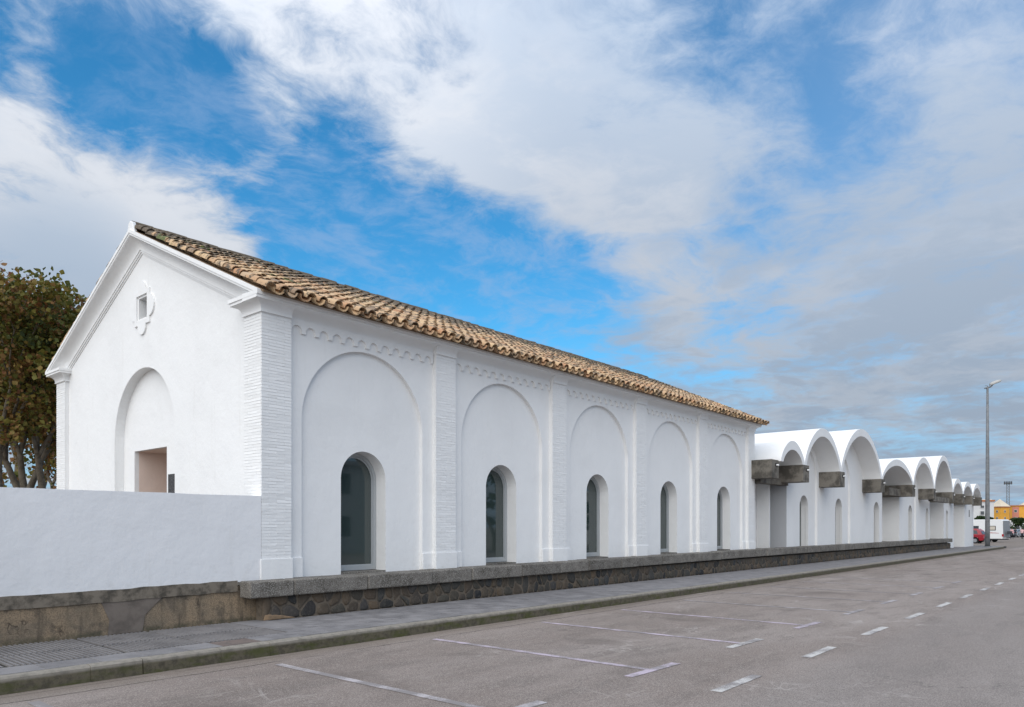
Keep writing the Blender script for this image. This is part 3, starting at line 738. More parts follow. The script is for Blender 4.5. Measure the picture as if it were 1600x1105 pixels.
for side in (1, -1):
    for c_ in range(NC+1):
        for kind in (0, 1):
            if kind == 1 and c_ == NC: continue
            xc = -.055+pitch*(c_+(.5 if kind else 0))
            nrow = int(s_len/EXP)
            wob = rnd(-.012, .012)
            for r_ in range(nrow):
                s = r_*EXP + rnd(-.03, .03)*(1 if r_ else .6) - (.03 if kind else 0)
                if kind == 0: z_l = .072; tilt = .045
                else: z_l = .098; tilt = .045
                y = -.37+s*math.cos(th_); z = zb0(-.37)+s*math.sin(th_)
                nrm = Vector((0, -math.sin(th_), math.cos(th_)))
                p = Vector((xc+wob+rnd(-.014, .014), y, z))+nrm*(z_l-.005+rnd(-.004, .006)+.012)
                rot = Euler((th_-tilt+rnd(-.03, .03), rnd(-.08, .08), rnd(-.055, .055)))
                mtx = Matrix.Translation(p) @ rot.to_matrix().to_4x4()
                if kind == 1: mtx = mtx @ Matrix.Rotation(math.pi, 4, 'Y')
                if side == -1: mtx = Matrix.Translation((0, 2*MID, 0)) @ Matrix.Scale(-1, 4, (0, 1, 0)) @ mtx
                tiles.append((kind, side, mtx))
# the tiles that show largest: the covers nearest the camera
idx = [i for i, t in enumerate(tiles) if t[0] == 0 and t[1] == 1]
idx.sort(key=lambda i: (tiles[i][2].translation-CAM).length)
near = set(idx[:290])
g = MB()
for i, (kind, side, mtx) in enumerate(tiles):
    if i in near:
        o = bpy.data.objects.new('roof_tile', tile_me); COL.objects.link(o); o.parent = roof; o.matrix_local = mtx
    else: g.add(tv if kind == 0 else pv_, tf if kind == 0 else pf, mtx, rnd(.01, 1))
o = g.build('roof_tile', M['tile'], roof, fix=False); stuff(o); smooth_by_angle(o.data)
rv, rf = tile_geo(.125, .112, .44, .016, 8, 190); ridge_me = mesh_from(rv, rf, 'ridge_tile', M['ridge'])
x = -.1
while x < LEN+.2:
    inst('ridge_tile', ridge_me, roof, (x+.40, MID+rnd(-.01, .01), zr(MID)+.085+rnd(-.008, .012)), (rnd(-.03, .03), rnd(-.03, .03), math.pi/2+rnd(-.02, .02))); x += .375
g = MB(); g.box(-.1, MID-.16, zr(MID)-.02, LEN+.2, MID+.16, zr(MID)+.075); g.build('ridge_mortar', M['bedding'], roof)
g = MB(); g.prism([(MID-.2, zr(MID)-.12), (MID+.2, zr(MID)-.12), (MID+.10, zr(MID)+.15), (MID, zr(MID)+.19), (MID-.10, zr(MID)+.15)], FX, -.17, -.085); g.build('ridge_stop', M['white'], roof, bevel=.02)
# a few tufts of moss
def tuft(loc, r_, n, parent, m_, name):
    g = MB()
    for _ in range(n):
        a = rnd(0, 6.28); d = rnd(0, r_); h = rnd(.03, .09); p = Vector((d*math.cos(a), d*math.sin(a)*.7, 0)); q_ = p+Vector((rnd(-.05, .05), rnd(-.05, .05), h))
        w = Vector((rnd(-.012, .012), rnd(-.012, .012), 0)); n0 = len(g.v); g.v += [tuple(p-w), tuple(p+w), tuple(q_)]; g.face((n0, n0+1, n0+2))
    o = g.build(name, m_, parent, fix=False); o.location = loc; return o
M['moss'] = mat('green_moss', (.08, .13, .02), .9)
for (tx, ty) in ((.62, 3.6), (.72, 3.4), (.5, 3.75)): tuft((tx, ty, zr(ty)+.11), .16, 260, roof, M['moss'], 'moss_tuft')

# ------------------------------------------------------------------ vaulted building
vb = thing('vaulted_building', 'long white building with nine barrel vaults on dark concrete beams, beyond the tiled one', 'building', (45, 5, 0))
O4 = Vector((-45, -5, 0))
YV = -.9; ZV = 4.2
val = [21.85, 24.47, 29.33, 36.32, 43.37, 49.29, 55.55, 59.55, 63.74, 67.9]
hts = [5.11, 5.985, 6.55, 5.51, 6.10, 6.67, 5.31, 5.26, 5.29]
def vp(b): b.location = O4; return b
def shape(t): return .5*math.sqrt(max(0, 1-t*t))+.5*(1-t*t)
def curve(a, b, z0, H, n=28): return [((a+b)/2-(b-a)/2*math.cos(math.pi*i/n), z0+(H-z0)*shape(math.cos(math.pi*i/n))) for i in range(n+1)]
def mid_z(x, k):
    a, b = val[k]+.12, val[k+1]-.12; t = max(-1, min(1, (x-(a+b)/2)/((b-a)/2))); return ZV+(hts[k]-.18-ZV)*shape(t)
for k in range(9):
    a, b = val[k], val[k+1]; H = hts[k]
    out = curve(a-.02, b+.02, ZV, H); inn = curve(a+.24, b-.24, ZV-.0, H-.36)
    g = MB(); n = len(out)
    y0 = YV-.0-.004*(k % 2)
    for y in (y0, 11.0):
        for lp in (out, inn): g.v += [(u, y, v) for u, v in lp]
    for i in range(n-1):
        g.face((i, i+1, n+i+1, n+i)); g.face((i, 2*n+i, 2*n+i+1, i+1)); g.face((n+i, n+i+1, 3*n+i+1, 3*n+i)); g.face((2*n+i, 3*n+i, 3*n+i+1, 2*n+i+1))
    g.face((0, n, 3*n, 2*n)); g.face((n-1, 3*n-1, 4*n-1, 2*n-1))
    o = vp(g.build('vault', M['vault_white'], vb)); smooth_by_angle(o.data, 30)
# walls: flush stretches with blind arches, deep recesses between
def wall_top(a, b, k, n=16): return [(b-(b-a)*i/n, mid_z(b-(b-a)*i/n, k)) for i in range(n+1)]
def wall(a, b, k, y, zb, win=None, blind=None, th=.24, wr=.55, wsp=2.52, split=False):
    g = MB(); z0 = zb
    if blind:
        g.prism([(a, z0)]+arch(blind[0], blind[1], blind[2], z0, 28)+[(b, z0)]+wall_top(a, b, k), FY, y, y+.1)
        g.prism([(a, z0)]+(arch(win, wr, wsp, z0, 20) if win else [])+[(b, z0)]+wall_top(a, b, k), FY, y+.099, y+th)
    else:
        g.prism([(a, z0)]+(arch(win, wr, wsp, z0, 20) if win else [])+[(b, z0)]+wall_top(a, b, k), FY, y, y+th)
    vp(g.build('bay_wall', M['vault_white'], vb))
    if win:
        f = MB(); f.prism([(u, v) for u, v in arch(win, wr+.02, wsp, z0+.1, 20)], FY, y+th+.18, y+th+.2); w = vp(f.build('window', M['alu'], vb))
        p = MB(); p.prism([(u, v) for u, v in arch(win, wr-.06, wsp, z0+.2, 20)], FY, y+th+.16, y+th+.178); p.build('pane', M['glass'], w)
        l = MB()
        ar = arch(win, wr, wsp, z0, 20); n0 = len(ar)
        for yy in (y+th-.01, y+th+.2): l.v += [(u, yy, v) for u, v in ar]
        for i in range(n0-1): l.face((i, i+1, n0+i+1, n0+i))
        l.build('reveal', M['vault_white'], w)
ZP = .5
wall(24.85, 29.33, 1, 0, ZP, 27.25, (27.2, 1.55, 3.72))
wall(29.33, 36.32, 2, 0, ZP, 32.25, (32.25, 1.58, 3.75))
wall(36.32, 39.95, 3, 0, ZP, 38.75)
wall(43.9, 49.29, 4, 0, ZP, 47.15, (46.7, 1.6, 3.6))
wall(49.29, 52.4, 5, 0, ZP, 51.6, wr=.45)
wall(57.2, 59.55, 6, .0, -.1, 58.4, wr=.42)
wall(59.55, 61.0, 7, 0, -.1)
wall(63.78, 67.9, 8, -.3, -.1)
def boxp(name, m, x0, y0, z0, x1, y1, z1, bevel=0, parent=None): g = MB(); g.box(x0, y0, z0, x1, y1, z1); o = g.build(name, m, parent or vb, bevel=bevel); 
def vbox(name, m, *a, bevel=0): g = MB(); g.box(*a); return vp(g.build(name, m, vb, bevel=bevel))
# returns of the recesses and their back walls
wall(21.9, 24.47, 0, 1.1, ZP); vbox('return_wall', M['shaded_return'], 24.846, .004, ZP, 25.2, 1.2, 3.56)
wall(39.9, 43.37, 3, 1.1, ZP); vbox('return_wall', M['vault_white'], 43.905, .004, ZP, 44.2, 1.2, 3.56)
wall(52.3, 55.55, 5, 1.1, ZP); vbox('return_wall', M['vault_white'], 57.205, .004, -.1, 57.5, 1.2, 3.56)
wall(61.0, 63.74, 7, 1.1, -.1); vbox('return_wall', M['vault_white'], 63.785, -.296, -.1, 64.1, 1.2, 3.56)
vbox('back_wall', M['vault_white'], 55.4, 1.1, -.1, 57.3, 1.2, 3.7); vbox('back_wall', M['vault_white'], 63.5, 1.1, -.1, 64.0, 1.2, 3.7); vbox('back_wall', M['vault_white'], 43.3, 1.1, ZP, 44.0, 1.2, 3.7)
vbox('end_wall', M['vault_white'], 67.7, .15, -.1, 67.9, 11, 4.2); vbox('rear_wall', M['vault_white'], 21.9, 10.7, 0, 67.8, 10.9, 4.2)
vbox('door_jamb', M['vault_white'], 24.30, .55, ZP, 24.42, 1.09, 3.5)
vbox('slit_window', M['dark'], 65.75, -.312, 2.5, 66.0, -.28, 3.1)
# concrete beams with a notch where the gutter drains
for k, x in enumerate([21.5]+val[1:9]+[67.75]):
    hw = .37; zt, zl = 4.21, 3.50; y0 = YV-.06+.006*k
    if k == 0: zt, zl, y0 = 4.24, 3.52, YV+.1
    g = MB(); g.box(x-hw, y0, zl, x+hw, 1.3, zt-.0)
    o = vp(g.build('concrete_beam', M['concrete'], vb, bevel=.012))
    s = MB(); s.box(x-.12+.1, y0-.012, zt-.26, x+.12+.1, y0+.05, zt-.14); s.build('drain_hole', M['dark'], o)
    s = MB(); s.tube([(x+.1, y0-.10, zt-.21), (x+.1, y0+.05, zt-.20)], [.035, .035], 8); s.build('drain_spout', M['white'], o)
vbox('lintel', M['concrete'], 21.9, -.05, 3.40, 24.9, .3, 3.66)
vbox('lintel', M['concrete'], 40.2, -.3, 3.52, 43.1, 0, 3.95); vbox('lintel', M['concrete'], 49.7, -.75, 3.4, 55.3, -.45, 3.75)

# ------------------------------------------------------------------ street lamp
L0 = Vector((66.84, -1.49, 0))
lamp = thing('street_lamp', 'tall single-arm grey street lamp at the far end of the pavement', 'street lamp', L0)
g = MB(); g.tube([(0, 0, 0), (0, 0, .04)], [.24, .24], 12); g.build('base_plate', M['galv'], lamp)
g = MB(); g.tube([(0, 0, .03), (0, 0, 1.5), (0, 0, 8), (0, 0, 13.5)], [.19, .18, .13, .085], 14); g.build('pole', M['galv'], lamp, smooth=True)
rv_ = Vector((U.x, -V.x*-1, 0))
ax = Vector((.6516, -.7586, 0))      # arm points over the road
g = MB(); g.tube([Vector((0, 0, 13.4))-ax*.25, Vector((0, 0, 13.45)), Vector((0, 0, 13.55))+ax*.3, Vector((0, 0, 13.78))+ax*.5], [.05, .07, .06, .05], 8); g.build('arm', M['galv'], lamp)
g = MB(); a_ = Vector((0, 0, 13.68))+ax*.22; b_ = Vector((0, 0, 14.05))+ax*1.15
s_ = Vector((ax.y, -ax.x, 0)); up = (b_-a_).normalized().cross(s_); up = up if up.z > 0 else -up
pr = [(0, .12, .10), (.15, .20, .17), (.6, .22, .18), (.9, .18, .12), (1, .08, .05)]; st = []
for t, w, h in pr:
    c_ = a_.lerp(b_, t); st.append(len(g.v))
    for (p, q_) in ((-1, 0), (-.7, 1), (.7, 1), (1, 0), (.8, -.35), (-.8, -.35)): g.v.append(tuple(c_+s_*w*p+up*h*q_))
for a, b in zip(st, st[1:]):
    for i in range(6): g.face((a+i, a+(i+1) % 6, b+(i+1) % 6, b+i))
g.face(tuple(st[0]+i for i in range(6))); g.face(tuple(st[-1]+i for i in range(6)))
g.build('lamp_head', mat('lamp_housing', (.42, .41, .39), .5), lamp, smooth=True)
g = MB(); c_ = a_.lerp(b_, .55)-up*.045; d_ = (b_-a_).normalized()
g.hexa([tuple(c_+d_*x_+s_*y_+up*z_) for z_ in (-.03, .0) for x_, y_ in ((-.3, -.12), (.3, -.12), (.3, .12), (-.3, .12))]); g.build('lens', mat('lamp_lens', (.5, .5, .47), .2), lamp)
g = MB(); g.tube([(0, 0, 13.5), (0, 0, 13.62)], [.03, .03], 6); g.tube([Vector((0, 0, 13.62))-ax*.22, Vector((0, 0, 13.62))+ax*.0], [.02, .02], 6); g.build('photocell', M['galv'], lamp)

# ------------------------------------------------------------------ trees
M['bark'] = noisy('plane_bark', (.20, .17, .13), (.11, .09, .065), 4, fine=25, bs=.8)
def m_leaf(name, cols):
    m = mat(name, cols[0][1], .6, spec=.3); T, b, g = tools(m)
    at = T.add('ShaderNodeAttribute', attribute_name='tint'); cr = T.add('ShaderNodeValToRGB'); T.l.new(at.outputs['Fac'], cr.inputs[0]); e = cr.color_ramp.elements
    e[0].position = cols[0][0]; e[0].color = (*cols[0][1], 1); e[1].position = cols[-1][0]; e[1].color = (*cols[-1][1], 1)
    for p, c in cols[1:-1]: k = e.new(p); k.color = (*c, 1)
    T.l.new(cr.outputs[0], b.inputs['Base Color'])
    tr = T.add('ShaderNodeBsdfTranslucent'); T.l.new(cr.outputs[0], tr.inputs[0])
    mx = T.add('ShaderNodeMixShader'); mx.inputs[0].default_value = .25; T.l.new(b.outputs[0], mx.inputs[1]); T.l.new(tr.outputs[0], mx.inputs[2])
    T.l.new(mx.outputs[0], T.n['Material Output'].inputs[0]); return m
M['leaf_plane'] = m_leaf('autumn_plane_leaf', [(0, (.035, .05, .013)), (.3, (.095, .105, .018)), (.5, (.18, .15, .028)), (.66, (.19, .105, .03)), (.84, (.16, .065, .025)), (1, (.30, .18, .045))])
M['leaf_dark'] = m_leaf('dark_green_leaf', [(0, (.02, .045, .015)), (.5, (.035, .065, .02)), (1, (.06, .10, .03))])
def leaves(g, centre, rad, n, size, tint, squash=.8):
    for _ in range(n):
        while True:
            p = Vector((rnd(-1, 1), rnd(-1, 1), rnd(-1, 1)))
            if p.length < 1: break
        p = Vector(centre)+Vector((p.x*rad, p.y*rad, p.z*rad*squash))
        s = size*rnd(.45, 1.25); n_ = Vector((rnd(-1, 1), rnd(-1, 1), rnd(-.2, 1.2))).normalized()
        a = n_.orthogonal().normalized(); a = Matrix.Rotation(rnd(0, 6.28), 3, n_) @ a; b = n_.cross(a)
        g.tint = max(.001, min(1, tint+rnd(-.22, .22))); k = len(g.v)
        # five-pointed folded leaf
        g.v += [tuple(p-a*s*.5), tuple(p+b*s*.5-a*s*.05+n_*s*.10), tuple(p+a*s*.55), tuple(p-b*s*.5-a*s*.05+n_*s*.10), tuple(p+b*s*.28+a*s*.32), tuple(p-b*s*.28+a*s*.32)]
        g.face((k, k+1, k+4, k+2)); g.face((k, k+2, k+5, k+3))
def branch(tb, p, d, r, L, depth, tips, spread=.55, lean=.12):
    pts = [p]; rs = [r]; q_ = Vector(p); dd = Vector(d).normalized(); n = 4
    for i in range(n):
        dd = (dd+Vector((rnd(-lean, lean), rnd(-lean, lean), rnd(-.02, .12)))).normalized(); q_ = q_+dd*L/n; pts.append(tuple(q_)); rs.append(r*(1-.42*(i+1)/n))
    tb.tube(pts, rs, 7 if depth > 1 else 5, cap=False)
    if depth <= 2: tips.append((q_.copy(), depth)); tips.append((Vector(pts[2]), depth))
    if depth == 0: return
    for _ in range(3 if depth > 1 else 2):
        nd = (dd+Vector((rnd(-spread, spread), rnd(-spread, spread), rnd(-.15, .45)))).normalized(); branch(tb, tuple(q_), nd, rs[-1]*.78, L*rnd(.62, .82), depth-1, tips, spread, lean)
def tree(px, D, h, crown_r, label, leafm, n_leaf, lsize, seed, stems=3, name='plane_tree', group=None, floor=2.6, warm=0, z0=0, lean=.12):
    random.seed(seed)
    b = atd(px, 824.5, D); t = thing(name, label, 'tree', (b.x, b.y, z0), 0, group)
    tb = MB(); tips = []
    tb.tube([(0, 0, -.1), (0, 0, .5), (0, 0, 1.0)], [.30*h/10, .24*h/10, .22*h/10], 9, cap=False)
    for s in range(stems):
        a = 6.28*s/stems+rnd(-.4, .4); branch(tb, (0, 0, .9), (.42*math.cos(a), .42*math.sin(a), 1), .17*h/10, h*.34, 3, tips, lean=lean)
    tb.build('trunk', M['bark'], t, smooth=True, fix=False)
    g = MB(); cl = []
    for q_, dp in tips:
        if q_.z > floor*.8: cl.append((q_, rnd(.5, .95)*crown_r/3.4))
    for _ in range(46):                    # fill the crown envelope between the branch tips
        a = rnd(0, 6.28); zz = rnd(0, 1); rr = crown_r*math.sqrt(rnd(.05, 1))*(math.sin(math.pi*min(1, .18+.75*zz))**.6)
        cl.append((Vector((rr*math.cos(a), rr*math.sin(a), floor+(h-floor)*zz*.96)), rnd(.5, .95)*crown_r/3.6))
    per = max(8, n_leaf//len(cl))
    for q_, r_ in cl:
        if q_.z+r_ > h+.3: q_.z = h+.3-r_
        hi = (q_.z-floor)/(h-floor); leaves(g, q_, r_*rnd(.55, 1), per, lsize, rnd(.05, .75)+warm*(1-hi)*.45)
    g.build('crown', leafm, t, fix=False); return t
tree(68, 26.5, 9.9, 4.6, 'plane tree with pale forked trunk and brown-green leaves nearest the gable', M['leaf_plane'], 22000, .15, 3, 4, floor=4.7, warm=.6, group='plane trees behind the boundary wall')
tree(5, 25, 9.5, 4.1, 'plane tree with autumn leaves at the far left edge behind the low white wall', M['leaf_plane'], 21000, .15, 12, 3, floor=4.6, warm=.6, group='plane trees behind the boundary wall')
tree(30, 36, 12.0, 5.5, 'darker plane tree standing behind the two front plane trees on the left', M['leaf_plane'], 11000, .20, 21, 3, floor=2.6, warm=.7, group='plane trees behind the boundary wall')
tree(110, 34, 9.6, 4.6, 'leafy plane tree farther back, half hidden by the gable cornice', M['leaf_plane'], 9000, .20, 33, 3, floor=2.4, warm=.5, group='plane trees behind the boundary wall')
random.seed(99)

# ------------------------------------------------------------------ far end: buildings, mast, vehicles, people
def ang_of(px):                       # heading perpendicular to the line of sight at a photo column
    d = ray(px, 824.5); return math.atan2(d.y, d.x)-math.pi/2
M['yellow'] = noisy('ochre_yellow_render', (.72, .36, .06), (.64, .32, .05), .3, rough=.9, fine=8)
M['pink'] = mat('salmon_stair_panel', (.48, .20, .15), .9)
M['cream'] = noisy('pale_roof_cladding', (.62, .54, .42), (.56, .49, .38), .3)
M['bwhite'] = noisy('offwhite_render', (.58, .58, .58), (.52, .52, .53), .3)
M['trim'] = mat('orange_brick_trim', (.36, .14, .06), .9)
M['fglass'] = mat('far_window_glass', (.05, .06, .07), .15)
def block(name, label, cat, pxl, D, w, d, h, turn, wall, trim, wins, group=None, pyramid=None, panels=()):
    """local frame: x to the right along the front, y away, front face at y=0"""
    p = atd(pxl, 824.5, D); t = thing(name, label, cat, (p.x, p.y, -.2), ang_of(pxl)+turn, group)
    g = MB(); g.box(0, 0, 0, w, d, h); g.build('wall', wall, t)
    g = MB(); g.box(-.25, -.25, h, w+.25, d+.25, h+.45); g.build('eaves', trim, t)
    if pyramid:
        x0, x1, hh = pyramid; g = MB(); n = len(g.v); cx_ = (x0+x1)/2
        g.v += [(x0, -.3, h+.5), (x1, -.3, h+.5), (x1, d+.3, h+.5), (x0, d+.3, h+.5), (cx_, d/2, h+.5+hh)]
        for f in ((0, 1, 4), (1, 2, 4), (2, 3, 4), (3, 0, 4), (0, 3, 2, 1)): g.face(f)
        g.build('roof', M['cream'], t)
    for (x, face) in panels:
        g = MB(); g.box(x-1.3, -.08, 1, x+1.3, -.003, h-.3); g.build('stair_panel', M['pink'], t)
    for (face, x, z, ww, wh) in wins:
        f = MB(); q_ = MB()
        if face == 'f': f.box(x-ww/2, -.14, z, x+ww/2, -.09, z+wh); q_.box(x-ww/2+.12, -.16, z+.12, x+ww/2-.12, -.141, z+wh-.12)
        elif face == 'r': f.box(w+.004, x-ww/2, z, w+.06, x+ww/2, z+wh); q_.box(w+.061, x-ww/2+.12, z+.12, w+.08, x+ww/2-.12, z+wh-.12)
        else: f.box(-.06, x-ww/2, z, -.004, x+ww/2, z+wh); q_.box(-.08, x-ww/2+.12, z+.12, -.061, x+ww/2-.12, z+wh-.12)
        fo = f.build('window', M['bwhite'], t); q_.build('pane', M['fglass'], fo)
    return t
W1 = [('f', x, z, 1.2, 1.4) for x in (2.2,) for z in (4.3, 7.3, 10.0)]
block('apartment_building', 'yellow apartment block with pale pyramid roof just right of the lamp post', 'building', 1547, 330, 5.2, 5, 10.6, R(-42), M['yellow'], M['trim'],
      [('f', 3.6, z, .9, 1.2) for z in (2.3, 5.3, 8.3)]+[('r', 2.4, z, .9, 1.2) for z in (2.3, 5.3, 8.3)], pyramid=(-.3, 5.5, 3.4))
block('apartment_building', 'wide yellow apartment block with salmon stair panels at the right edge', 'building', 1570.5, 332, 26, 11, 11.3, R(4), M['yellow'], M['trim'],
      [('f', x, z, 1.2, 1.2) for x in (1.2, 3.9, 9.0, 13.0, 17.5, 21) for z in (2.3, 5.3, 8.6)], pyramid=(5.6, 15.5, 3.4), panels=((3.9, 0), (9.0, 0), (17.5, 0)))
block('apartment_building', 'pale grey apartment block with flat roof left of the lamp post', 'building', 1500, 210, 8.2, 10, 9.1, R(8), M['bwhite'], M['trim'],
      [('f', x, z, 1.1, .9) for x in (2.6, 5.4) for z in (1.6, 3.8, 7.2)]+[('f', 5.4, 5.3, 1.1, 1.2)])
block('rooftop_building', 'small white block behind the pale grey apartments, its top just showing', 'building', 1520, 240, 5.0, 6, 10.6, R(8), M['bwhite'], M['bwhite'], [('f', 3.2, 9.0, 1.2, .6)])
block('low_building', 'low plain white outbuilding behind the walking people', 'building', 1571, 190, 14, 6, 3.2, R(2), M['bwhite'], M['bwhite'], [('f', 2.6, 1.4, 1.0, .9), ('f', 6.0, 1.4, 1.0, .9)])
# floodlight mast
p = atd(1575, 824.5, 330); mast = thing('floodlight_mast', 'tall slender lattice floodlight mast behind the yellow apartments', 'mast', (p.x, p.y, -.2), ang_of(1575))
H = 21.5
g = MB()
for sx_ in (-.6, .6):
    for sy_ in (-.6, .6): g.tube([(sx_, sy_, 0), (sx_*.8, sy_*.8, H)], [.16, .12], 5)
g.build('leg', M['galv'], mast)
g = MB()
for i in range(18):
    z0_, z1_ = H*i/18, H*(i+1)/18
    g.tube([(-.55, -.55, z0_), (.55, -.55, z1_)], [.06, .06], 4); g.tube([(-.55, .55, z1_), (-.55, -.55, z0_)], [.06, .06], 4); g.tube([(-.55, -.55, z1_), (.55, -.55, z1_)], [.06, .06], 4)
g.build('brace', M['galv'], mast)
g = MB(); g.box(-1.6, -.9, H, 1.6, .9, H+.25); g.build('platform', M['galv'], mast)
for i in range(5):
    g = MB(); x = -1.3+.65*i; g.hexa([(x-.24, -1.3, H-.55), (x+.24, -1.3, H-.55), (x+.24, -1.0, H-.2), (x-.24, -1.0, H-.2), (x-.24, -1.3, H+.75), (x+.24, -1.3, H+.75), (x+.24, -1.0, H+.9), (x-.24, -1.0, H+.9)]); g.build('floodlight', M['metal_dark'], mast)
# vehicles
M['cwhite'] = mat('white_vehicle_shell', (.74, .74, .73), .35, spec=.5); M['cred'] = mat('red_car_paint', (.27, .006, .014), .25, spec=.6)
M['cgrey'] = mat('grey_rear_panel', (.23, .24, .25), .5); M['tyre'] = mat('tyre_rubber', (.02, .02, .02), .9); M['rim'] = mat('alloy_rim', (.4, .4, .41), .35, .7)
M['lred'] = mat('tail_lamp_red', (.35, .01, .01), .3); M['csilver'] = mat('silver_car_paint', (.34, .37, .40), .3, .3); M['cblack'] = mat('black_car_paint', (.02, .02, .022), .25)
M['cream_blind'] = mat('cream_window_blind', (.55, .50, .42), .6)
def wheel(parent, x, y, r_=.33, w=.2):
    g = MB(); g.tube([(x, y-w/2, r_), (x, y+w/2, r_)], [r_, r_], 18); wh = g.build('wheel', M['tyre'], parent)
    s = -1 if y < 0 else 1
    g = MB(); g.tube([(x, y+s*w*.42, r_), (x, y+s*(w/2+.02), r_)], [r_*.64, r_*.6], 14); g.build('rim', M['rim'], wh)
def car(px, D, z, turn, paint, label, name='parked_car', cat='car', L=4.4, W_=1.8, H=1.62, group=None):
    """local x points to the front; y across"""
    p = atd(px, 824.5, D); t = thing(name, label, cat, (p.x, p.y, z), turn, 'cars parked beyond the buildings')
    hw = W_/2
    lower = [(-L/2, .38), (-L/2-.03, .62), (-L/2+.02, .98), (-L/2+.30, 1.02), (L/2-1.25, 1.0), (L/2-.35, .86), (L/2, .66), (L/2, .36), (L/2-.35, .28)]
    def wa(cx_): return [(cx_+.40*math.cos(R(a)), .33+.40*math.sin(R(a))) for a in (0, 30, 60, 90, 120, 150, 180)]
    lower += wa(L/2-.92)+wa(-L/2+.85)+[(-L/2+.25, .30)]
    g = MB(); g.prism(lower, lambda u, v, w: (u, w*(1 if v < .8 else .985), v), -hw, hw); g.build('body', paint, t, bevel=.04)
    g = MB(); bl = [(-L/2+.16, 1.0), (-L/2+.38, H-.28), (-L/2+.72, H-.04), (-.1, H), (.45, H-.06), (L/2-1.30, 1.0)]
    n = len(bl)
    for s in (-1, 1):
        for u, v in bl: f_ = (v-1)/(H-1); g.v.append((u, s*(hw*.985-.20*f_), v))
    tr_ = tessellate_polygon([[Vector((u, v, 0)) for u, v in bl]])
    for a in tr_: g.face(a); g.face(tuple(n+i for i in reversed(a)))
    for i in range(n): j = (i+1) % n; g.face((i, j, n+j, n+i))
    g.build('cabin', paint, t, bevel=.04)
    def sidewin(us, s):
        q_ = MB(); k = 0
        for o in (.0, .012):
            for u, v in us: f_ = (v-1)/(H-1); q_.v.append((u, s*(hw*.985-.20*f_+o), v))
        m_ = len(us); q_.face(tuple(range(m_))); q_.face(tuple(m_+i for i in range(m_)))
        for i in range(m_): j = (i+1) % m_; q_.face((i, j, m_+j, m_+i))
        q_.build('side_window', M['fglass'], t)
    for s in (-1, 1):
        sidewin([(-L/2+.55, 1.08), (-L/2+.72, H-.24), (-.50, H-.12), (-.50, 1.06)], s); sidewin([(-.42, 1.06), (-.42, H-.12), (.34, H-.15), (L/2-1.48, 1.05)], s)
    q_ = MB(); q_.hexa([(-L/2+.165, -hw+.30, 1.08), (-L/2+.165, hw-.30, 1.08), (-L/2+.20, hw-.30, 1.08), (-L/2+.20, -hw+.30, 1.08), (-L/2+.345, -hw+.36, H-.32), (-L/2+.345, hw-.36, H-.32), (-L/2+.40, hw-.36, H-.32), (-L/2+.40, -hw+.36, H-.32)]); q_.build('rear_window', M['fglass'], t)
    q_ = MB(); q_.hexa([(L/2-1.36, -hw+.25, 1.06), (L/2-1.36, hw-.25, 1.06), (L/2-1.34, hw-.25, 1.08), (L/2-1.34, -hw+.25, 1.08), (.50, -hw+.34, H-.08), (.50, hw-.34, H-.08), (.54, hw-.34, H-.06), (.54, -hw+.34, H-.06)]); q_.build('windscreen', M['fglass'], t)
    for s in (-1, 1):
        g = MB(); g.box(-L/2-.045, s*(hw-.28)-.2, .78, -L/2+.12, s*(hw-.28)+.24*1, .95); g.build('tail_light', M['lred'], t)
        g = MB(); g.box(L/2-.2, s*(hw-.28)-.2, .64, L/2+.02, s*(hw-.28)+.2, .78); g.build('headlight', M['rim'], t)
        wheel(t, L/2-.92, s*(hw-.12)); wheel(t, -L/2+.85, s*(hw-.12))
    g = MB(); g.box(-L/2-.05, -hw+.1, .32, -L/2+.1, hw-.1, .52); g.build('bumper', M['metal_dark'], t)
    return t
base_ang = math.atan2(-U.x*0+(-.7586), .6516)     # picture-right in the world
PR = math.atan2(-.7586, .6516)
car(1505.5, 85, -.19, ang_of(1510)+math.pi-R(16), M['cred'], 'red car half hidden behind the corner of the white building', L=4.5, H=1.70)
# caravan: long side towards the camera, grey back at the right
p = atd(1567, 824.5, 89); cv_ = thing('caravan', 'white caravan with grey back, parked beyond the lamp post', 'caravan', (p.x, p.y, -.19), PR-R(17)*-1)
cv_.rotation_euler[2] = ang_of(1567)-R(18)
def shell(t, L, W_, zf, zt, m_, name='shell'):
    g = MB(); g.prism([(-L, zf+.25), (-L+.35, zf), (-.05, zf), (0, zf+.25), (-.03, zt-.16), (-.16, zt), (-L+.8, zt), (-L+.12, zt-.45)], lambda u, v, w: (u, w, v), 0, W_); return g.build(name, m_, t, bevel=.05)
shell(cv_, 5.4, 2.3, .42, 2.78, M['cwhite'])
g = MB(); g.hexa([(.004, .08, .62), (.05, .08, .62), (.05, 2.22, .62), (.004, 2.22, .62), (-.02, .10, 2.62), (.03, .10, 2.62), (.03, 2.20, 2.62), (-.02, 2.20, 2.62)]); g.build('back_panel', M['cgrey'], cv_)
g = MB(); g.box(-1.45, -.03, 1.45, -.75, -.004, 2.0); w_ = g.build('window', M['metal_dark'], cv_, bevel=.01); g = MB(); g.box(-1.38, -.045, 1.52, -.82, -.031, 1.93); g.build('pane', M['cream_blind'], w_)
g = MB(); g.box(-3.6, -.03, 1.45, -2.6, -.004, 2.0); w_ = g.build('window', M['metal_dark'], cv_, bevel=.01); g = MB(); g.box(-3.53, -.045, 1.52, -2.67, -.031, 1.93); g.build('pane', M['fglass'], w_)
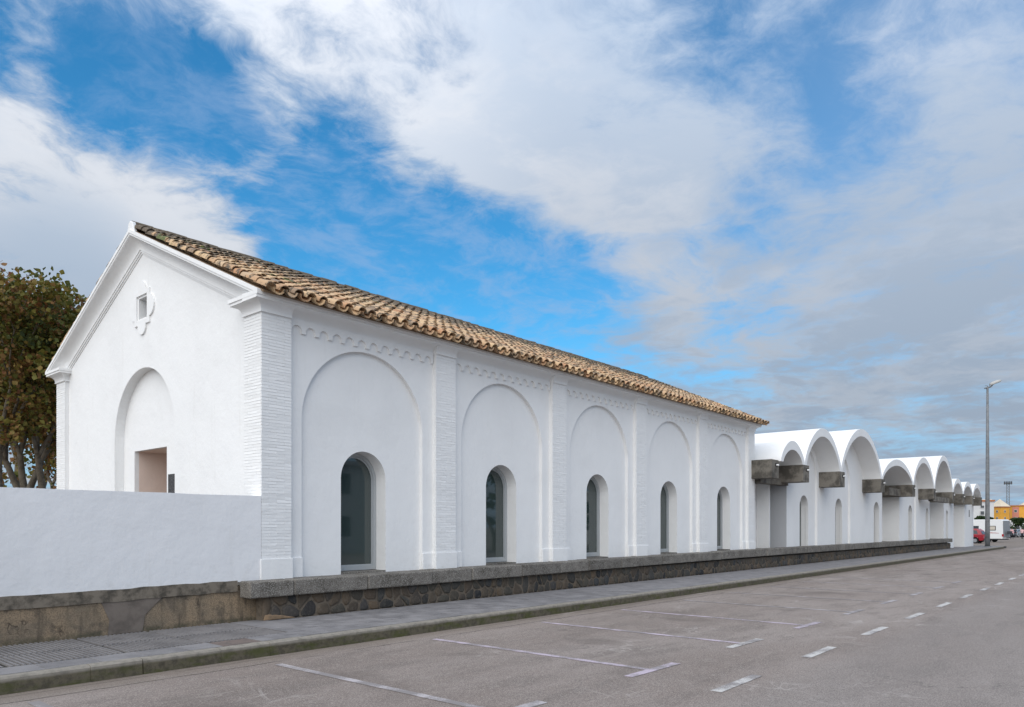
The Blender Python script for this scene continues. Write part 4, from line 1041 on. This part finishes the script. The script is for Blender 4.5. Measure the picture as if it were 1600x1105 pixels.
g = MB(); g.hexa([(-1.9, -.012, 1.13), (-.4, -.012, 1.10), (-.4, -.004, 1.10), (-1.9, -.004, 1.13), (-1.5, -.012, 1.20), (-.4, -.012, 1.13), (-.4, -.004, 1.13), (-1.5, -.004, 1.20)]); g.build('stripe', M['lred'], cv_)
g = MB(); g.box(-.10, -.02, .72, .06, .14, 1.0); g.build('tail_light', M['lred'], cv_)
g = MB(); g.box(-5.3, .1, .30, -.08, 2.2, .43); g.build('chassis', M['metal_dark'], cv_)
g = MB(); g.tube([(-.02, 1.3, .55), (.45, 1.35, .62), (.45, 2.0, .62), (-.02, 2.05, .55)], [.03]*4, 5); g.box(.30, .5, 1.0, .42, 1.8, 1.35); g.build('rear_rack', M['metal_dark'], cv_)
for x in (-1.6, -2.35): wheel(cv_, x, .12, .32, .2); wheel(cv_, x, 2.18, .32, .2)
g = MB(); g.tube([(-5.3, 1.15, .42), (-6.2, 1.15, .45)], [.05, .05], 6); g.build('drawbar', M['metal_dark'], cv_)
# motorhome behind the red car
p = atd(1541, 824.5, 95); mh = thing('motorhome', 'white overcab motorhome standing behind the red car', 'motorhome', (p.x, p.y, -.19), ang_of(1541)-R(6))
g = MB(); g.prism([(-6, .45), (-4.9, .45), (-.0, .45), (0, 2.4), (-.3, 2.75), (-4.4, 2.8), (-5.3, 2.5), (-5.2, 2.1), (-4.7, 1.9), (-5.3, 1.1), (-6, .95)], lambda u, v, w: (u, w, v), 0, 2.2); g.build('shell', M['cwhite'], mh, bevel=.05)
g = MB(); g.prism([(-5.15, 1.15), (-4.35, 1.15), (-4.35, 1.8), (-4.7, 1.82)], lambda u, v, w: (u, w, v), -.02, -.004); g.build('side_window', M['fglass'], mh)
g = MB(); g.box(-2.2, -.02, 1.5, -1.2, -.004, 2.0); g.build('side_window', M['fglass'], mh)
g = MB(); g.tube([(-3.2, -.01, 2.72), (-2.4, -.01, 2.6), (-1.9, -.01, 2.2), (-1.8, -.01, 1.6)], [.025]*4, 5); g.build('trim_line', M['cgrey'], mh)
wheel(mh, -4.9, .1, .34); wheel(mh, -1.3, .1, .34); wheel(mh, -4.9, 2.1, .34); wheel(mh, -1.3, 2.1, .34)
car(1586, 136, -.19, ang_of(1586)+R(75), M['csilver'], 'silver-grey car parked facing away beyond the first walking person', L=4.1, H=1.5, group=None)
car(1573.5, 138, -.19, ang_of(1573)+R(70), M['cblack'], 'black car parked just behind the caravan', L=4.2, H=1.5)
car(1605, 140, -.19, ang_of(1605)+R(80), M['cblack'], 'dark car cut by the right edge of the photo', L=4.2, H=1.5)
tree(1592, 150, 3.6, 2.3, 'small round dark green tree behind the walking people', M['leaf_dark'], 3500, .35, 5, 3, name='round_tree', floor=1.1, z0=-.2)
tree(1537, 160, 4.0, 1.1, 'dark green treetop between the grey apartments and the motorhome roof', M['leaf_dark'], 3000, .4, 6, 3, name='green_tree', floor=1.6, z0=-.2)
random.seed(5)
# people
def person(px, D, label, top, trousers, face_turn, stride=.22, seed=1, hair=(.02, .015, .01)):
    p = atd(px, 824.5, D); t = thing('person', label, 'person', (p.x, p.y, -.19), face_turn, 'people walking in the car park')
    V_ = [(0, 0, .95), (0, 0, 1.15), (0, 0, 1.38), (0, 0, 1.50), (0, .02, 1.60), (0, .02, 1.70),
          (.10, 0, .90), (.11, stride*.5, .50), (.11, stride*.6-.08, .10), (.11, stride*.6+.10, .04),
          (-.10, 0, .90), (-.11, -stride*.3, .50), (-.11, -stride-.02, .14), (-.11, -stride+.12, .04),
          (.19, 0, 1.40), (.25, -.08, 1.13), (.24, .06, .92), (.24, .10, .83), (-.19, 0, 1.40), (-.25, .04, 1.13), (-.24, .12, .92), (-.24, .16, .83)]
    E_ = [(0, 1), (1, 2), (2, 3), (3, 4), (4, 5), (0, 6), (6, 7), (7, 8), (8, 9), (0, 10), (10, 11), (11, 12), (12, 13), (2, 14), (14, 15), (15, 16), (16, 17), (2, 18), (18, 19), (19, 20), (20, 21)]
    Rr = [.15, .14, .15, .055, .085, .075, .09, .06, .04, .035, .09, .06, .04, .035, .06, .042, .032, .035, .06, .042, .032, .035]
    me = bpy.data.meshes.new('body'); me.from_pydata(V_, E_, []); o = bpy.data.objects.new('body', me); COL.objects.link(o)
    o.parent = t; sk = o.modifiers.new('skin', 'SKIN'); sv = me.skin_vertices[0].data
    for i, r_ in enumerate(Rr): sv[i].radius = (r_, r_*(.75 if i in (0, 1, 2) else 1))
    sv[0].use_root = True; ss_ = o.modifiers.new('sub', 'SUBSURF'); ss_.levels = 1; ss_.render_levels = 1
    dg = bpy.context.evaluated_depsgraph_get(); ev = o.evaluated_get(dg); nm = bpy.data.meshes.new_from_object(ev)
    o.modifiers.clear(); o.data = nm
    for m_ in (top, trousers, M['skin'], M['shoe']): nm.materials.append(m_)
    for pl in nm.polygons:
        c_ = pl.center
        pl.material_index = 3 if c_.z < .10 else 1 if c_.z < .95 and abs(c_.x) < .2 else 2 if (c_.z > 1.47 or (abs(c_.x) > .2 and c_.z < .95)) else 0
        pl.use_smooth = True
    g = MB(); 
    for k in range(5):
        z = 1.60+.035*k; rr = (.098, .105, .10, .085, .05)[k]; n = len(g.v)
        for i in range(10): a = 6.28*i/10; g.v.append((rr*math.cos(a), .0+rr*math.sin(a)*1.05, z+(.02 if math.sin(a) > .3 else -.05 if k == 0 else 0)))
        if k:
            for i in range(10): g.face((n-10+i, n-10+(i+1) % 10, n+(i+1) % 10, n+i))
    g.face(tuple(n+i for i in range(10))); hr = g.build('hair', mat('hair', hair, .6), t, smooth=True); hr.location = (0, 0, 0)
    return t
M['skin'] = mat('skin', (.45, .27, .19), .6); M['shoe'] = mat('shoe', (.03, .03, .03), .6)
pink = mat('pink_top', (.62, .36, .36), .9); blk = mat('black_trousers', (.015, .015, .018), .9); pk2 = mat('pale_pink_jacket', (.66, .42, .42), .9); dk = mat('dark_jacket', (.03, .035, .045), .9)
fa = ang_of(1590)
person(1581, 114, 'person in pink top and black trousers walking, nearest the caravan', pink, blk, fa+math.pi-.3)
person(1597, 114, 'person in pale pink jacket and black trousers at the right edge', pk2, blk, fa+.3)
person(1586.5, 128, 'person in dark jacket behind the first walker', dk, blk, fa+.1)

# ------------------------------------------------------------------ the other side of the street (seen only in the window glass)
def opp(x, y, w, d, h, label, m_):
    t = thing('street_building', label, 'building', (x, y, -.2)); g = MB(); g.box(0, -d, 0, w, 0, h); g.build('wall', m_, t)
    for i in range(int(w/3)):
        for z in (1.2, 4.2):
            if z+1.4 > h: continue
            g = MB(); g.box(1+3*i, .004, z, 2.3+3*i, .05, z+1.4); g.build('window', M['fglass'], t)
    g = MB(); g.box(-.2, -d-.2, h, w+.2, .2, h+.3); g.build('parapet', m_, t)
opp(8, -30, 22, 8, 6.2, 'plain two-storey building across the street, reflected in the windows', M['bwhite'])
opp(58, -30, 30, 8, 5.4, 'second plain building farther along the opposite side of the street', M['bwhite'])
def tree_at(x, y, *a, **k):
    t = tree(800, 10, *a, **k); t.location.x = x; t.location.y = y
for i, (x, y) in enumerate(((34, -24), (44, -25), (52, -24))):
    tree_at(x, y, 8.5, 3.6, ('broad dark tree across the street nearest the plain two-storey building', 'middle dark tree of the row across the street', 'dark tree across the street nearest the second building')[i], M['leaf_dark'], 3500, .5, 40+i, 3, name='street_tree', group='trees across the street', floor=1.6, z0=-.2)
